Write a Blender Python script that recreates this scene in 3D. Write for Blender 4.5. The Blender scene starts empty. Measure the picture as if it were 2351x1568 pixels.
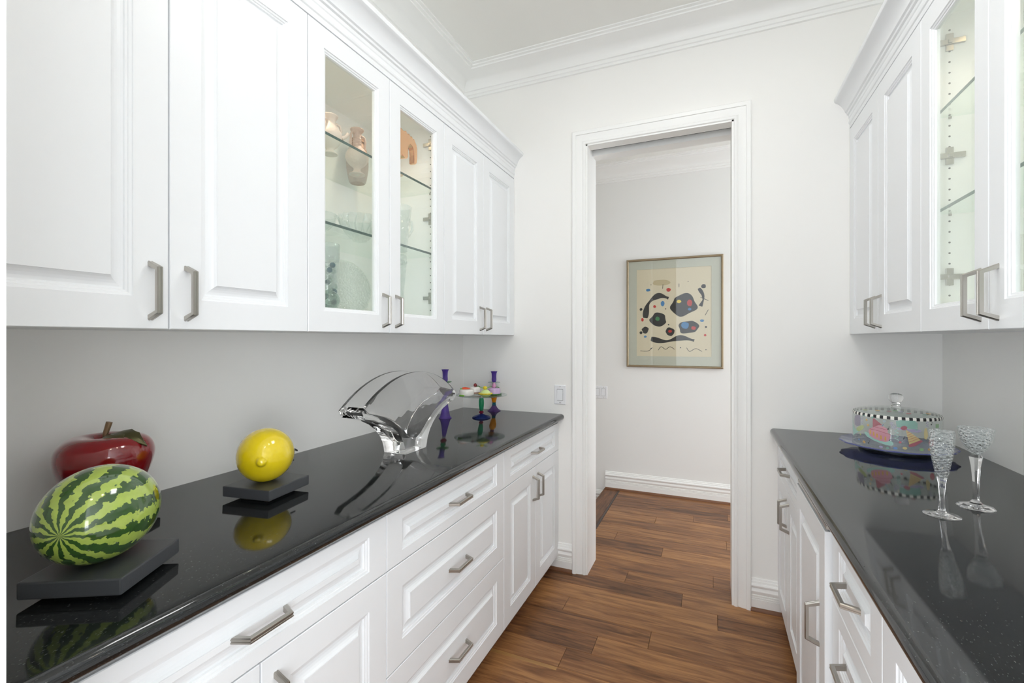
import bpy, bmesh, math, random
from mathutils import Vector, Matrix

random.seed(7)
SC = bpy.context.scene
COL = SC.collection
R = math.radians

# ------------------------------------------------------------------ camera
W_PX, H_PX, F_PX = 2351.0, 1568.0, 1066.0
YAW, CAM_Z, HORIZON = 23.425, 1.37, 777.5
cam = bpy.data.cameras.new('camera')
cam.sensor_fit = 'HORIZONTAL'
cam.sensor_width = 36.0
cam.lens = 36.0 * F_PX / W_PX
cam.shift_y = (HORIZON - H_PX / 2) / W_PX
cam.clip_start = 0.02
camo = bpy.data.objects.new('camera', cam)
camo.location = (0, 0, CAM_Z)
camo.rotation_euler = (R(90), 0, R(YAW))
COL.objects.link(camo)
SC.camera = camo

# ------------------------------------------------------------------ world, lights, exposure
wd = bpy.data.worlds.new('world')
SC.world = wd
wd.use_nodes = True
bg = wd.node_tree.nodes['Background']
bg.inputs[0].default_value = (0.91, 0.955, 1.0, 1)
bg.inputs[1].default_value = 1.7
SC.view_settings.view_transform = 'Standard'
SC.view_settings.look = 'None'
SC.view_settings.gamma = 1.0
SC.view_settings.use_curve_mapping = False
SC.view_settings.exposure = 0.47
SC.cycles.use_denoising = True
SC.cycles.max_bounces = 20
SC.cycles.use_adaptive_sampling = True
SC.cycles.adaptive_threshold = 0.08
SC.cycles.adaptive_min_samples = 16
SC.cycles.diffuse_bounces = 10
SC.cycles.glossy_bounces = 12
SC.cycles.transmission_bounces = 16
SC.cycles.transparent_max_bounces = 20
SC.cycles.sample_clamp_indirect = 8.0
SC.cycles.blur_glossy = 0.3


def area_light(name, loc, target, sx, sy, power, color):
    l = bpy.data.lights.new(name, 'AREA')
    l.shape = 'RECTANGLE'
    l.size, l.size_y, l.energy, l.color = sx, sy, power, color
    o = bpy.data.objects.new(name, l)
    o.location = loc
    o.rotation_euler = (Vector(target) - Vector(loc)).to_track_quat('-Z', 'Y').to_euler()
    COL.objects.link(o)
    return o


# added fill lights behind the camera, and daylight from the hallway's far end
area_light('kitchen_fill_light', (2.5, -2.0, 1.35), (-1.0, 1.4, 1.2), 2.0, 1.5, 50, (0.93, 0.97, 1.0))
area_light('kitchen_fill_light', (-2.9, -3.0, 1.5), (0.6, 2.0, 1.3), 1.6, 1.5, 62, (0.93, 0.97, 1.0))
area_light('hall_window_daylight', (3.4, 3.5, 1.8), (-0.4, 3.7, 1.5), 1.0, 1.6, 13, (0.95, 0.99, 1.0))

# ------------------------------------------------------------------ room numbers (metres)
YB = 2.65          # back wall face
YB2 = 2.84         # far side of the back wall
XL, XR = -1.495, 0.933
ZC = 3.05
ZTOP = 0.922       # counter top
HALL_Y = 4.25
HALL_Z = 2.92
STEP = 0.18


# ------------------------------------------------------------------ materials
def lin(c):
    return tuple(((v / 255.0) / 12.92 if v / 255.0 <= 0.04045 else ((v / 255.0 + 0.055) / 1.055) ** 2.4) for v in c) + (1.0,)


MATS = {}


def mat(name, rgb, rough=0.5, metal=0.0, spec=0.5, coat=0.0, trans=0.0, ior=1.5, emit=None, emit_s=0.0):
    m = bpy.data.materials.new(name)
    m.use_nodes = True
    b = m.node_tree.nodes['Principled BSDF']
    b.inputs['Base Color'].default_value = lin(rgb)
    b.inputs['Roughness'].default_value = rough
    b.inputs['Metallic'].default_value = metal
    b.inputs['Specular IOR Level'].default_value = spec
    b.inputs['Coat Weight'].default_value = coat
    b.inputs['Coat Roughness'].default_value = 0.05
    b.inputs['Transmission Weight'].default_value = trans
    b.inputs['IOR'].default_value = ior
    if emit:
        b.inputs['Emission Color'].default_value = lin(emit)
        b.inputs['Emission Strength'].default_value = emit_s
    MATS[name] = m
    return m


def nodes(m):
    return m.node_tree.nodes, m.node_tree.links, m.node_tree.nodes['Principled BSDF']


def add_bump(m, scale, strength, dist=0.001, detail=4):
    n, l, b = nodes(m)
    tc = n.new('ShaderNodeTexCoord')
    t = n.new('ShaderNodeTexNoise')
    t.inputs['Scale'].default_value = scale
    t.inputs['Detail'].default_value = detail
    bp = n.new('ShaderNodeBump')
    bp.inputs['Strength'].default_value = strength
    bp.inputs['Distance'].default_value = dist
    l.new(tc.outputs['Object'], t.inputs['Vector'])
    l.new(t.outputs['Fac'], bp.inputs['Height'])
    l.new(bp.outputs['Normal'], b.inputs['Normal'])


def thin_glass(name, tint, extra_white=0.0, ior=1.45, rough=0.0, body=None, facets=0.0):
    m = bpy.data.materials.new(name)
    m.use_nodes = True
    n, l = m.node_tree.nodes, m.node_tree.links
    n.clear()
    out = n.new('ShaderNodeOutputMaterial')
    tr = n.new('ShaderNodeBsdfTransparent')
    tr.inputs[0].default_value = lin(tint)
    gl = n.new('ShaderNodeBsdfGlossy')
    gl.inputs['Color'].default_value = (1, 1, 1, 1)
    gl.inputs['Roughness'].default_value = rough
    fr = n.new('ShaderNodeFresnel')
    # same reflectance from both faces of the sheet
    ge = n.new('ShaderNodeNewGeometry')
    io = n.new('ShaderNodeMapRange')
    io.inputs[3].default_value = ior
    io.inputs[4].default_value = 1.0 / ior
    l.new(ge.outputs['Backfacing'], io.inputs[0])
    l.new(io.outputs[0], fr.inputs['IOR'])
    mx = n.new('ShaderNodeMixShader')
    l.new(fr.outputs[0], mx.inputs[0])
    l.new(tr.outputs[0], mx.inputs[1])
    l.new(gl.outputs[0], mx.inputs[2])
    last = mx
    if extra_white:
        df = n.new('ShaderNodeBsdfDiffuse')
        df.inputs[0].default_value = lin(body) if body else (0.9, 0.92, 0.92, 1)
        m2 = n.new('ShaderNodeMixShader')
        m2.inputs[0].default_value = extra_white
        l.new(mx.outputs[0], m2.inputs[1])
        l.new(df.outputs[0], m2.inputs[2])
        last = m2
    l.new(last.outputs[0], out.inputs[0])
    if facets:
        tc = n.new('ShaderNodeTexCoord')
        vo_ = n.new('ShaderNodeTexVoronoi'); vo_.inputs['Scale'].default_value = facets
        bp = n.new('ShaderNodeBump'); bp.inputs['Strength'].default_value = 1.0; bp.inputs['Distance'].default_value = 0.008
        l.new(tc.outputs['Object'], vo_.inputs['Vector']); l.new(vo_.outputs['Distance'], bp.inputs['Height'])
        l.new(bp.outputs['Normal'], gl.inputs['Normal']); l.new(bp.outputs['Normal'], fr.inputs['Normal'])
    MATS[name] = m
    return m


mat('wall_paint', (243, 242, 239), 0.55, spec=0.3); add_bump(MATS['wall_paint'], 260, 0.05)
mat('hall_paint', (238, 238, 236), 0.55, spec=0.3); add_bump(MATS['hall_paint'], 260, 0.05)
mat('ceiling_paint', (241, 241, 237), 0.7, spec=0.2)
mat('trim_paint', (245, 245, 243), 0.35)
mat('cabinet_paint', (237, 239, 241), 0.32)
mat('cabinet_inside', (245, 246, 245), 0.4)
mat('steel', (176, 172, 165), 0.28, 1.0); add_bump(MATS['steel'], 900, 0.04)
mat('hinge_metal', (190, 188, 182), 0.25, 1.0)
mat('dark_metal', (40, 40, 42), 0.4, 0.6)
mat('hole_dark', (70, 68, 64), 0.8)
mat('switch_plastic', (238, 239, 242), 0.3)
mat('black_slab', (64, 66, 69), 0.36, spec=0.5); add_bump(MATS['black_slab'], 420, 0.12)
mat('felt', (92, 84, 70), 0.9)
mat('red_ceramic', (128, 8, 18), 0.12, coat=1.0)
mat('yellow_ceramic', (226, 200, 20), 0.14, coat=0.8); add_bump(MATS['yellow_ceramic'], 160, 0.05)
mat('bronze_leaf', (86, 82, 52), 0.35, 0.6)
mat('bronze_stem', (136, 110, 84), 0.45, 0.5)
mat('lamp_glow', (255, 240, 215), 0.5, emit=(255, 226, 180), emit_s=14.0)
mat('panel_glow', (255, 255, 255), 0.5, emit=(255, 253, 250), emit_s=4.0)
mat('vase_crystal', (255, 255, 255), 0.0, trans=1.0, ior=1.31, spec=0.5)
mat('crystal', (255, 255, 255), 0.0, trans=1.0, ior=1.41, spec=0.5)
mat('icing_white', (238, 234, 228), 0.25, coat=0.4)
mat('carrot', (222, 78, 30), 0.35)
mat('cherry', (120, 24, 30), 0.15, coat=0.6)
mat('leaf_green', (110, 165, 50), 0.35)
mat('dark_leaf', (70, 120, 62), 0.4)
mat('lime_icing', (205, 222, 150), 0.35)
mat('yellow_crust', (222, 196, 40), 0.35)
mat('lilac_icing', (196, 168, 204), 0.3)
mat('brown_swirl', (140, 100, 80), 0.4)
mat('pink_flower', (200, 140, 175), 0.35)
mat('terracotta', (205, 180, 165), 0.55); add_bump(MATS['terracotta'], 90, 0.9, 0.004, 8)
mat('pale_clay', (222, 205, 192), 0.5); add_bump(MATS['pale_clay'], 60, 0.5, 0.003, 6)
mat('brown_clay', (150, 118, 92), 0.5)
mat('copper', (236, 178, 128), 0.12, 1.0)
mat('art_frame', (150, 134, 108), 0.4, 0.55); add_bump(MATS['art_frame'], 120, 0.3, 0.002)
mat('frame_side', (84, 52, 36), 0.5)
mat('mat_board', (192, 192, 180), 0.9, spec=0.1)
mat('paper', (216, 204, 180), 0.9, spec=0.1)
mat('ink_black', (38, 36, 36), 0.8, spec=0.1)
mat('ink_red', (190, 52, 46), 0.8, spec=0.1)
mat('ink_blue', (64, 124, 176), 0.8, spec=0.1)
mat('ink_green', (60, 130, 80), 0.8, spec=0.1)
mat('ink_yellow', (232, 206, 80), 0.8, spec=0.1)
mat('ink_tan', (190, 174, 140), 0.9, spec=0.1)
for nm, c in {'p_pink': (228, 160, 176), 'p_rose': (186, 96, 112), 'p_aqua': (172, 220, 208), 'p_teal': (140, 190, 176),
              'p_yellow': (226, 206, 140), 'p_gold': (232, 184, 96), 'p_lilac': (176, 168, 204), 'p_blue': (104, 150, 208),
              'p_green': (140, 190, 128), 'p_red': (214, 90, 104), 'p_black': (30, 30, 34), 'p_white': (246, 244, 236),
              'p_mauve': (160, 150, 172), 'p_lime': (190, 204, 132), 'p_sky': (172, 196, 214)}.items():
    mat(nm, c, 0.3)
    if nm not in ('p_black', 'p_white'):
        MATS[nm].node_tree.nodes['Principled BSDF'].inputs['Alpha'].default_value = 0.72
thin_glass('pane_glass', (253, 254, 253))
thin_glass('shelf_glass', (249, 253, 251))
mat('shelf_edge', (62, 96, 88), 0.15, trans=0.35)
thin_glass('dome_glass', (244, 247, 245), 0.02)
thin_glass('cut_glass', (248, 251, 250), 0.13, ior=1.6, facets=45)
thin_glass('crystal_cut', (246, 248, 248), 0.05, ior=1.9, rough=0.03, facets=150)
thin_glass('thin_clear', (252, 253, 253), 0.02)
thin_glass('plate_blue', (172, 176, 214), 0.10)
thin_glass('purple_glass', (176, 156, 226), 0.42, rough=0.03, body=(112, 84, 178))
thin_glass('violet_glass', (160, 130, 190), 0.42, rough=0.03, body=(104, 72, 140))
thin_glass('green_glass', (120, 220, 180), 0.45, rough=0.03, body=(36, 140, 100))
thin_glass('pale_green_glass', (170, 220, 170), 0.3, rough=0.03, body=(100, 160, 110))
thin_glass('amber_glass', (250, 200, 90), 0.45, rough=0.03, body=(214, 150, 30))
thin_glass('blue_glass', (110, 130, 200), 0.5, rough=0.03, body=(34, 52, 116))
thin_glass('teal_glass', (110, 190, 200), 0.45, rough=0.03, body=(36, 104, 124))
thin_glass('red_glass', (200, 90, 120), 0.55, rough=0.03, body=(126, 20, 52))
thin_glass('stand_glass', (218, 226, 224), 0.02)

# faceted crystal: real glass with a diamond-cut relief
for nm, sc_, st in (('crystal_plate', 70.0, 1.0),):
    m = mat(nm, (252, 253, 253), 0.02, trans=1.0, ior=1.5)
    n, l, b = nodes(m)
    tc = n.new('ShaderNodeTexCoord')
    v = n.new('ShaderNodeTexVoronoi')
    v.inputs['Scale'].default_value = sc_
    bp = n.new('ShaderNodeBump')
    bp.inputs['Strength'].default_value = st
    bp.inputs['Distance'].default_value = 0.004
    l.new(tc.outputs['Object'], v.inputs['Vector'])
    l.new(v.outputs['Distance'], bp.inputs['Height'])
    l.new(bp.outputs['Normal'], b.inputs['Normal'])


def make_granite():
    m = mat('granite', (20, 21, 22), 0.06, spec=0.75)
    n, l, b = nodes(m)
    tc = n.new('ShaderNodeTexCoord')
    v = n.new('ShaderNodeTexVoronoi')
    v.inputs['Scale'].default_value = 900
    mp = n.new('ShaderNodeMapping')
    mp.inputs['Scale'].default_value = (1.0, 0.45, 1.0)
    mp.inputs['Rotation'].default_value = (0, 0, 0.7)
    nz = n.new('ShaderNodeTexNoise')
    nz.inputs['Scale'].default_value = 320
    nz.inputs['Detail'].default_value = 6
    r1 = n.new('ShaderNodeValToRGB')
    r1.color_ramp.elements[0].position = 0.52
    r1.color_ramp.elements[0].color = lin((26, 28, 29))
    r1.color_ramp.elements[1].position = 0.74
    r1.color_ramp.elements[1].color = lin((42, 45, 45))
    r2 = n.new('ShaderNodeValToRGB')
    r2.color_ramp.elements[0].position = 0.955
    r2.color_ramp.elements[0].color = (0, 0, 0, 1)
    r2.color_ramp.elements[1].position = 1.0
    r2.color_ramp.elements[1].color = (1, 1, 1, 1)
    mx = n.new('ShaderNodeMix')
    mx.data_type = 'RGBA'
    mx.inputs['B'].default_value = lin((74, 76, 75))
    l.new(tc.outputs['Object'], mp.inputs['Vector'])
    l.new(mp.outputs['Vector'], v.inputs['Vector'])
    l.new(mp.outputs['Vector'], nz.inputs['Vector'])
    l.new(nz.outputs['Fac'], r1.inputs['Fac'])
    sp = n.new('ShaderNodeSeparateColor')
    l.new(v.outputs['Color'], sp.inputs[0])
    l.new(sp.outputs[0], r2.inputs['Fac'])
    l.new(r2.outputs['Color'], mx.inputs['Factor'])
    l.new(r1.outputs['Color'], mx.inputs['A'])
    l.new(mx.outputs['Result'], b.inputs['Base Color'])


make_granite()


def make_wood(name, dark, mid, light, along='X'):
    m = mat(name, mid, 0.36, spec=0.35)
    n, l, b = nodes(m)
    tc = n.new('ShaderNodeTexCoord')
    oi = n.new('ShaderNodeObjectInfo')
    off = n.new('ShaderNodeVectorMath'); off.operation = 'ADD'
    mul = n.new('ShaderNodeMath'); mul.operation = 'MULTIPLY'; mul.inputs[1].default_value = 37.0
    l.new(oi.outputs['Random'], mul.inputs[0])
    l.new(tc.outputs['Object'], off.inputs[0]); l.new(mul.outputs[0], off.inputs[1])
    mp = n.new('ShaderNodeMapping')
    mp.inputs['Scale'].default_value = (1.3, 13.0, 1.0) if along == 'X' else (13.0, 1.3, 1.0)
    l.new(off.outputs[0], mp.inputs['Vector'])
    n1 = n.new('ShaderNodeTexNoise')
    n1.inputs['Scale'].default_value = 2.4; n1.inputs['Detail'].default_value = 5; n1.inputs['Distortion'].default_value = 1.2
    l.new(mp.outputs['Vector'], n1.inputs['Vector'])
    mp2 = n.new('ShaderNodeMapping')
    mp2.inputs['Scale'].default_value = (6.0, 130.0, 1.0) if along == 'X' else (130.0, 6.0, 1.0)
    l.new(off.outputs[0], mp2.inputs['Vector'])
    n2 = n.new('ShaderNodeTexNoise')
    n2.inputs['Scale'].default_value = 2.0; n2.inputs['Detail'].default_value = 4; n2.inputs['Distortion'].default_value = 0.4
    l.new(mp2.outputs['Vector'], n2.inputs['Vector'])
    a = n.new('ShaderNodeMath'); a.operation = 'MULTIPLY_ADD'; a.inputs[1].default_value = 0.34
    l.new(n2.outputs['Fac'], a.inputs[0]); l.new(n1.outputs['Fac'], a.inputs[2])
    # plank to plank tone
    t = n.new('ShaderNodeMath'); t.operation = 'MULTIPLY_ADD'; t.inputs[1].default_value = 0.30; t.inputs[2].default_value = -0.25
    l.new(oi.outputs['Random'], t.inputs[0])
    s = n.new('ShaderNodeMath'); s.operation = 'ADD'
    l.new(a.outputs[0], s.inputs[0]); l.new(t.outputs[0], s.inputs[1])
    cr = n.new('ShaderNodeValToRGB')
    e = cr.color_ramp.elements
    e[0].position = 0.28; e[0].color = lin(dark)
    e[1].position = 0.82; e[1].color = lin(light)
    x = e.new(0.55); x.color = lin(mid)
    l.new(s.outputs[0], cr.inputs['Fac'])
    l.new(cr.outputs['Color'], b.inputs['Base Color'])
    bp = n.new('ShaderNodeBump'); bp.inputs['Strength'].default_value = 0.12; bp.inputs['Distance'].default_value = 0.001
    l.new(n2.outputs['Fac'], bp.inputs['Height'])
    l.new(bp.outputs['Normal'], b.inputs['Normal'])
    return m


make_wood('walnut', (80, 50, 30), (132, 89, 55), (172, 124, 78))
make_wood('walnut_y', (80, 50, 30), (124, 83, 52), (160, 114, 72), 'Y')
make_wood('walnut_pale', (150, 112, 66), (176, 132, 78), (204, 162, 98))
mat('inlay', (66, 54, 48), 0.4)
mat('joint_dark', (40, 26, 18), 0.9)
mat('shoe_wood', (120, 80, 54), 0.4)


def make_melon():
    m = mat('melon_glaze', (60, 100, 40), 0.12, coat=1.0)
    n, l, b = nodes(m)
    tc = n.new('ShaderNodeTexCoord')
    sx = n.new('ShaderNodeSeparateXYZ')
    l.new(tc.outputs['Object'], sx.inputs[0])
    at = n.new('ShaderNodeMath'); at.operation = 'ARCTAN2'
    l.new(sx.outputs['Y'], at.inputs[0]); l.new(sx.outputs['X'], at.inputs[1])
    nz = n.new('ShaderNodeTexNoise'); nz.inputs['Scale'].default_value = 85; nz.inputs['Detail'].default_value = 2
    l.new(tc.outputs['Object'], nz.inputs['Vector'])
    nl = n.new('ShaderNodeTexNoise'); nl.inputs['Scale'].default_value = 16; nl.inputs['Detail'].default_value = 2
    l.new(tc.outputs['Object'], nl.inputs['Vector'])
    ph = n.new('ShaderNodeMath'); ph.operation = 'MULTIPLY'; ph.inputs[1].default_value = 13
    l.new(at.outputs[0], ph.inputs[0])
    j = n.new('ShaderNodeMath'); j.operation = 'MULTIPLY_ADD'; j.inputs[1].default_value = 6.0
    l.new(nz.outputs['Fac'], j.inputs[0]); l.new(ph.outputs[0], j.inputs[2])
    j2 = n.new('ShaderNodeMath'); j2.operation = 'MULTIPLY_ADD'; j2.inputs[1].default_value = 3.0
    l.new(nl.outputs['Fac'], j2.inputs[0]); l.new(j.outputs[0], j2.inputs[2])
    si = n.new('ShaderNodeMath'); si.operation = 'SINE'
    l.new(j2.outputs[0], si.inputs[0])
    cr = n.new('ShaderNodeValToRGB'); cr.color_ramp.interpolation = 'LINEAR'
    mr = n.new('ShaderNodeMapRange'); mr.inputs[1].default_value = -1; mr.inputs[2].default_value = 1
    l.new(si.outputs[0], mr.inputs[0])
    e = cr.color_ramp.elements
    e[0].position = 0.47; e[0].color = lin((168, 190, 84))
    e[1].position = 0.53; e[1].color = lin((50, 84, 34))
    l.new(mr.outputs[0], cr.inputs['Fac'])
    mx = n.new('ShaderNodeMix'); mx.data_type = 'RGBA'; mx.blend_type = 'OVERLAY'; mx.inputs['Factor'].default_value = 0.18
    l.new(cr.outputs['Color'], mx.inputs['A']); l.new(nz.outputs['Fac'], mx.inputs['B'])
    l.new(mx.outputs['Result'], b.inputs['Base Color'])


make_melon()

# ------------------------------------------------------------------ mesh helpers


class MB:
    def __init__(self):
        self.v, self.f, self.mi = [], [], []
        self.cur = 0

    def add(self, verts, faces):
        o = len(self.v)
        self.v += [tuple(p) for p in verts]
        for f in faces:
            self.f.append([i + o for i in f])
            self.mi.append(self.cur)

    def box(self, x0, x1, y0, y1, z0, z1):
        x0, x1 = sorted((x0, x1)); y0, y1 = sorted((y0, y1)); z0, z1 = sorted((z0, z1))
        self.add([(x0, y0, z0), (x1, y0, z0), (x1, y1, z0), (x0, y1, z0), (x0, y0, z1), (x1, y0, z1), (x1, y1, z1), (x0, y1, z1)],
                 [(0, 3, 2, 1), (4, 5, 6, 7), (0, 1, 5, 4), (1, 2, 6, 5), (2, 3, 7, 6), (3, 0, 4, 7)])
        return self

    def loops(self, rings, cap0=True, cap1=True, closed=False):
        n = len(rings[0])
        vs, fs = [], []
        for r in rings:
            vs += r
        m = len(rings)
        for k in range(m if closed else m - 1):
            a, b = k * n, ((k + 1) % m) * n
            for i in range(n):
                fs.append((a + i, a + (i + 1) % n, b + (i + 1) % n, b + i))
        if not closed:
            if cap0: fs.append(tuple(range(n - 1, -1, -1)))
            if cap1: fs.append(tuple((m - 1) * n + i for i in range(n)))
        self.add(vs, fs)
        return self

    def lathe(self, prof, c=(0, 0, 0), segs=40, closed=False, wob=None):
        """prof: (r, z) list from bottom to top; r == 0 ends become poles."""
        vs, fs, idx = [], [], []
        for (r, z) in prof:
            if r < 1e-6:
                idx.append([len(vs)]); vs.append((c[0], c[1], c[2] + z))
            else:
                row = []
                for i in range(segs):
                    a = 2 * math.pi * i / segs
                    rr = r * (wob(a, z) if wob else 1.0)
                    row.append(len(vs)); vs.append((c[0] + rr * math.cos(a), c[1] + rr * math.sin(a), c[2] + z))
                idx.append(row)
        m = len(idx)
        for k in range(m if closed else m - 1):
            A, B = idx[k], idx[(k + 1) % m]
            for i in range(segs):
                j = (i + 1) % segs
                if len(A) == 1 and len(B) == 1: continue
                if len(A) == 1: fs.append((A[0], B[j], B[i]))
                elif len(B) == 1: fs.append((A[i], A[j], B[0]))
                else: fs.append((A[i], A[j], B[j], B[i]))
        self.add(vs, fs)
        return self

    def prism(self, outline, fn, d0, d1):
        """outline 2D, fn(a, b, d) -> world; caps at d0 and d1."""
        self.loops([[fn(a, b, d0) for a, b in outline], [fn(a, b, d1) for a, b in outline]])
        return self

    def tube(self, pts, rad, segs=10):
        pts = [Vector(p) for p in pts]
        rings = []
        up = Vector((0, 0, 1))
        prev = None
        for i, p in enumerate(pts):
            t = (pts[min(i + 1, len(pts) - 1)] - pts[max(i - 1, 0)]).normalized()
            if prev is None:
                a = t.cross(up)
                if a.length < 1e-3: a = t.cross(Vector((1, 0, 0)))
                a.normalize()
            else:
                a = (prev - t * prev.dot(t)).normalized()
            prev = a
            b = t.cross(a)
            r = rad[i] if isinstance(rad, (list, tuple)) else rad
            rings.append([tuple(p + a * r * math.cos(2 * math.pi * k / segs) + b * r * math.sin(2 * math.pi * k / segs)) for k in range(segs)])
        self.loops(rings)
        return self

    def ball(self, c, r, segs=20, rings=12, sc=(1, 1, 1)):
        o = len(self.v)
        prof = [(r * math.sin(math.pi * k / rings), -r * math.cos(math.pi * k / rings)) for k in range(rings + 1)]
        prof[0] = (0, -r); prof[-1] = (0, r)
        self.lathe(prof, (0, 0, 0), segs)
        for i in range(o, len(self.v)):
            p = self.v[i]
            self.v[i] = (c[0] + p[0] * sc[0], c[1] + p[1] * sc[1], c[2] + p[2] * sc[2])
        return self

    def mesh(self, name, mats, smooth=None, bevel=0.0):
        me = bpy.data.meshes.new(name)
        me.from_pydata(self.v, [], self.f)
        if not isinstance(mats, (list, tuple)): mats = [mats]
        for m in mats: me.materials.append(MATS[m])
        for p, i in zip(me.polygons, self.mi): p.material_index = i
        bm = bmesh.new(); bm.from_mesh(me)
        if bevel:
            bmesh.ops.bevel(bm, geom=bm.edges[:], offset=bevel, segments=2, affect='EDGES', profile=0.6)
        bmesh.ops.recalc_face_normals(bm, faces=bm.faces[:])
        bm.to_mesh(me); bm.free()
        if smooth is not None:
            for p in me.polygons: p.use_smooth = True
            if smooth < 179: me.set_sharp_from_angle(angle=R(smooth))
        me.update()
        return me

    def build(self, name, mats, parent=None, smooth=None, bevel=0.0, label=None):
        """verts are world coordinates; the object sits under parent (unrotated, parts at its origin)."""
        if parent is not None:
            w = root_loc(parent)
            self.v = [(p[0] - w[0], p[1] - w[1], p[2] - w[2]) for p in self.v]
        me = self.mesh(name, mats, smooth, bevel)
        o = bpy.data.objects.new(name, me)
        COL.objects.link(o)
        if parent is not None: o.parent = parent
        if label: o['label'] = label
        return o


def root_loc(o):
    while o.parent is not None: o = o.parent
    return o.location


def thing(name, loc, label, cat, group=None):
    o = bpy.data.objects.new(name, None)
    o.empty_display_size = 0.05
    o.location = loc
    COL.objects.link(o)
    o['label'] = label; o['category'] = cat
    if group: o['group'] = group
    return o


def struct(o, label=None):
    o['kind'] = 'structure'
    if label: o['label'] = label
    return o


def tag(o, label, cat, group=None):
    o['label'] = label; o['category'] = cat
    if group: o['group'] = group
    return o


# ------------------------------------------------------------------ floor of single planks
fl = struct(MB().box(-1.6, 2.2, -0.9, YB2, -0.05, -0.0125).box(-0.905, 2.2, YB2, HALL_Y + 0.1, -0.05, -0.0125).build('floor', 'joint_dark'), 'walnut plank floor')
# the lower landing lies left of the nosing, one step down
fl_v = fl.data
PITCH = 0.133
plank_meshes = {}


def plank(x0, x1, y0, y1, z=0.0, m='walnut', parent=None, name='plank'):
    g = 0.0006
    lx, ly = x1 - x0 - 2 * g, y1 - y0 - 2 * g
    key = (round(lx, 3), round(ly, 3), m)
    if key not in plank_meshes:
        b = MB(); e = 0.0012; t = 0.012
        rings = [[(-lx / 2, -ly / 2, -t), (lx / 2, -ly / 2, -t), (lx / 2, ly / 2, -t), (-lx / 2, ly / 2, -t)],
                 [(-lx / 2, -ly / 2, -e), (lx / 2, -ly / 2, -e), (lx / 2, ly / 2, -e), (-lx / 2, ly / 2, -e)],
                 [(-lx / 2 + e, -ly / 2 + e, 0), (lx / 2 - e, -ly / 2 + e, 0), (lx / 2 - e, ly / 2 - e, 0), (-lx / 2 + e, ly / 2 - e, 0)]]
        b.loops(rings)
        plank_meshes[key] = b.mesh(name, m)
    o = bpy.data.objects.new(name, plank_meshes[key])
    o.location = ((x0 + x1) / 2, (y0 + y1) / 2, z)
    COL.objects.link(o)
    o.parent = parent
    return o


joints = {1: [-0.595], 2: [-0.487], 3: [-0.265], 5: [0.02], 4: [-0.70], 7: [-0.458], 6: [-0.15], 0: [-0.2], 12: [0.081], 15: [-0.137], 13: [0.35], 14: [-0.4], 10: [-0.3], 11: [-0.62], 9: [0.6], 8: [0.0]}
k0 = int(math.floor((-0.75 - 1.72) / PITCH))
for k in range(k0, 19):
    y0 = 1.72 + PITCH * k
    y1 = y0 + PITCH
    if y1 > HALL_Y: y1 = HALL_Y
    if y1 - y0 < 0.02: continue
    xa, xb = (-0.94, 0.40) if k <= 7 else (-0.772, 1.7)
    js = joints.get(k, [xa + (xb - xa) * random.uniform(0.25, 0.75)])
    xs = [xa] + [j for j in js if xa < j < xb] + [xb]
    for a, b_ in zip(xs[:-1], xs[1:]):
        mm = 'walnut'
        plank(a, b_, y0, y1, 0.0, mm, fl)
# sapwood sliver along the pale plank near the left cabinets
plank(-0.94, -0.595, 1.72 + PITCH - 0.022, 1.72 + PITCH, 0.0004, 'walnut_pale', fl)
# border plank, inlay strip, nosing and riser of the step in the hall
plank(-0.905, -0.790, 2.80, HALL_Y, 0.0, 'walnut_y', fl, 'border_plank')
plank(-0.790, -0.772, 2.80, HALL_Y, 0.0, 'inlay', fl, 'inlay_strip')
# ------------------------------------------------------------------ walls and ceilings
b = MB()
b.box(-1.65, -0.677, YB, YB2, 0, ZC + 0.1); b.box(0.097, XR + 0.12, YB, YB2, 0, ZC + 0.1); b.box(-0.677, 0.097, YB, YB2, 2.510, ZC + 0.1)
struct(b.build('wall_back', 'wall_paint'), 'off-white back wall with the doorway to the hall')
struct(MB().box(XL - 0.12, XL, 0.05, YB, 0, ZC + 0.1).build('wall_left', 'wall_paint'))
struct(MB().box(XR, XR + 0.12, -0.4, YB, 0, ZC + 0.1).build('wall_right', 'wall_paint'))
struct(MB().box(XL - 0.12, XR + 0.12, -0.4, YB, ZC, ZC + 0.1).build('ceiling', 'ceiling_paint'))
# stub of wall at the near left, edge of the opening the photo is taken through
struct(MB().box(XL, -0.574, 0.05, 0.20, 0, ZC).build('wall_near', 'trim_paint', bevel=0.003), 'edge of the near wall beside the camera')
# hall
struct(MB().box(-2.3, 1.9, HALL_Y, HALL_Y + 0.12, -STEP, HALL_Z + 0.1).build('wall_hall', 'hall_paint'))
struct(MB().box(-2.3, 1.9, YB2, HALL_Y, HALL_Z, HALL_Z + 0.1).build('ceiling_hall', 'ceiling_paint'))
struct(MB().box(-2.4, -2.3, YB2 - 0.2, HALL_Y, -STEP, HALL_Z).build('wall_hall_end', 'hall_paint'))
struct(MB().box(-2.3, -1.65, YB2 - 0.1, YB2, -STEP, HALL_Z).build('wall_hall_front', 'hall_paint'))
lf = struct(MB().box(-2.3, -1.72, YB2, HALL_Y, -STEP - 0.04, -STEP).build('floor_landing', 'walnut'))
for i in range(10):
    y0 = YB2 + i * 0.141
    plank(-1.72, -0.915, y0, y0 + 0.141, -STEP, 'walnut', lf)
struct(MB().box(-0.915, -0.905, YB2, HALL_Y, -STEP, 0.0).build('trim_9', 'walnut_y'), 'wooden riser of the step in the hall')


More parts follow.
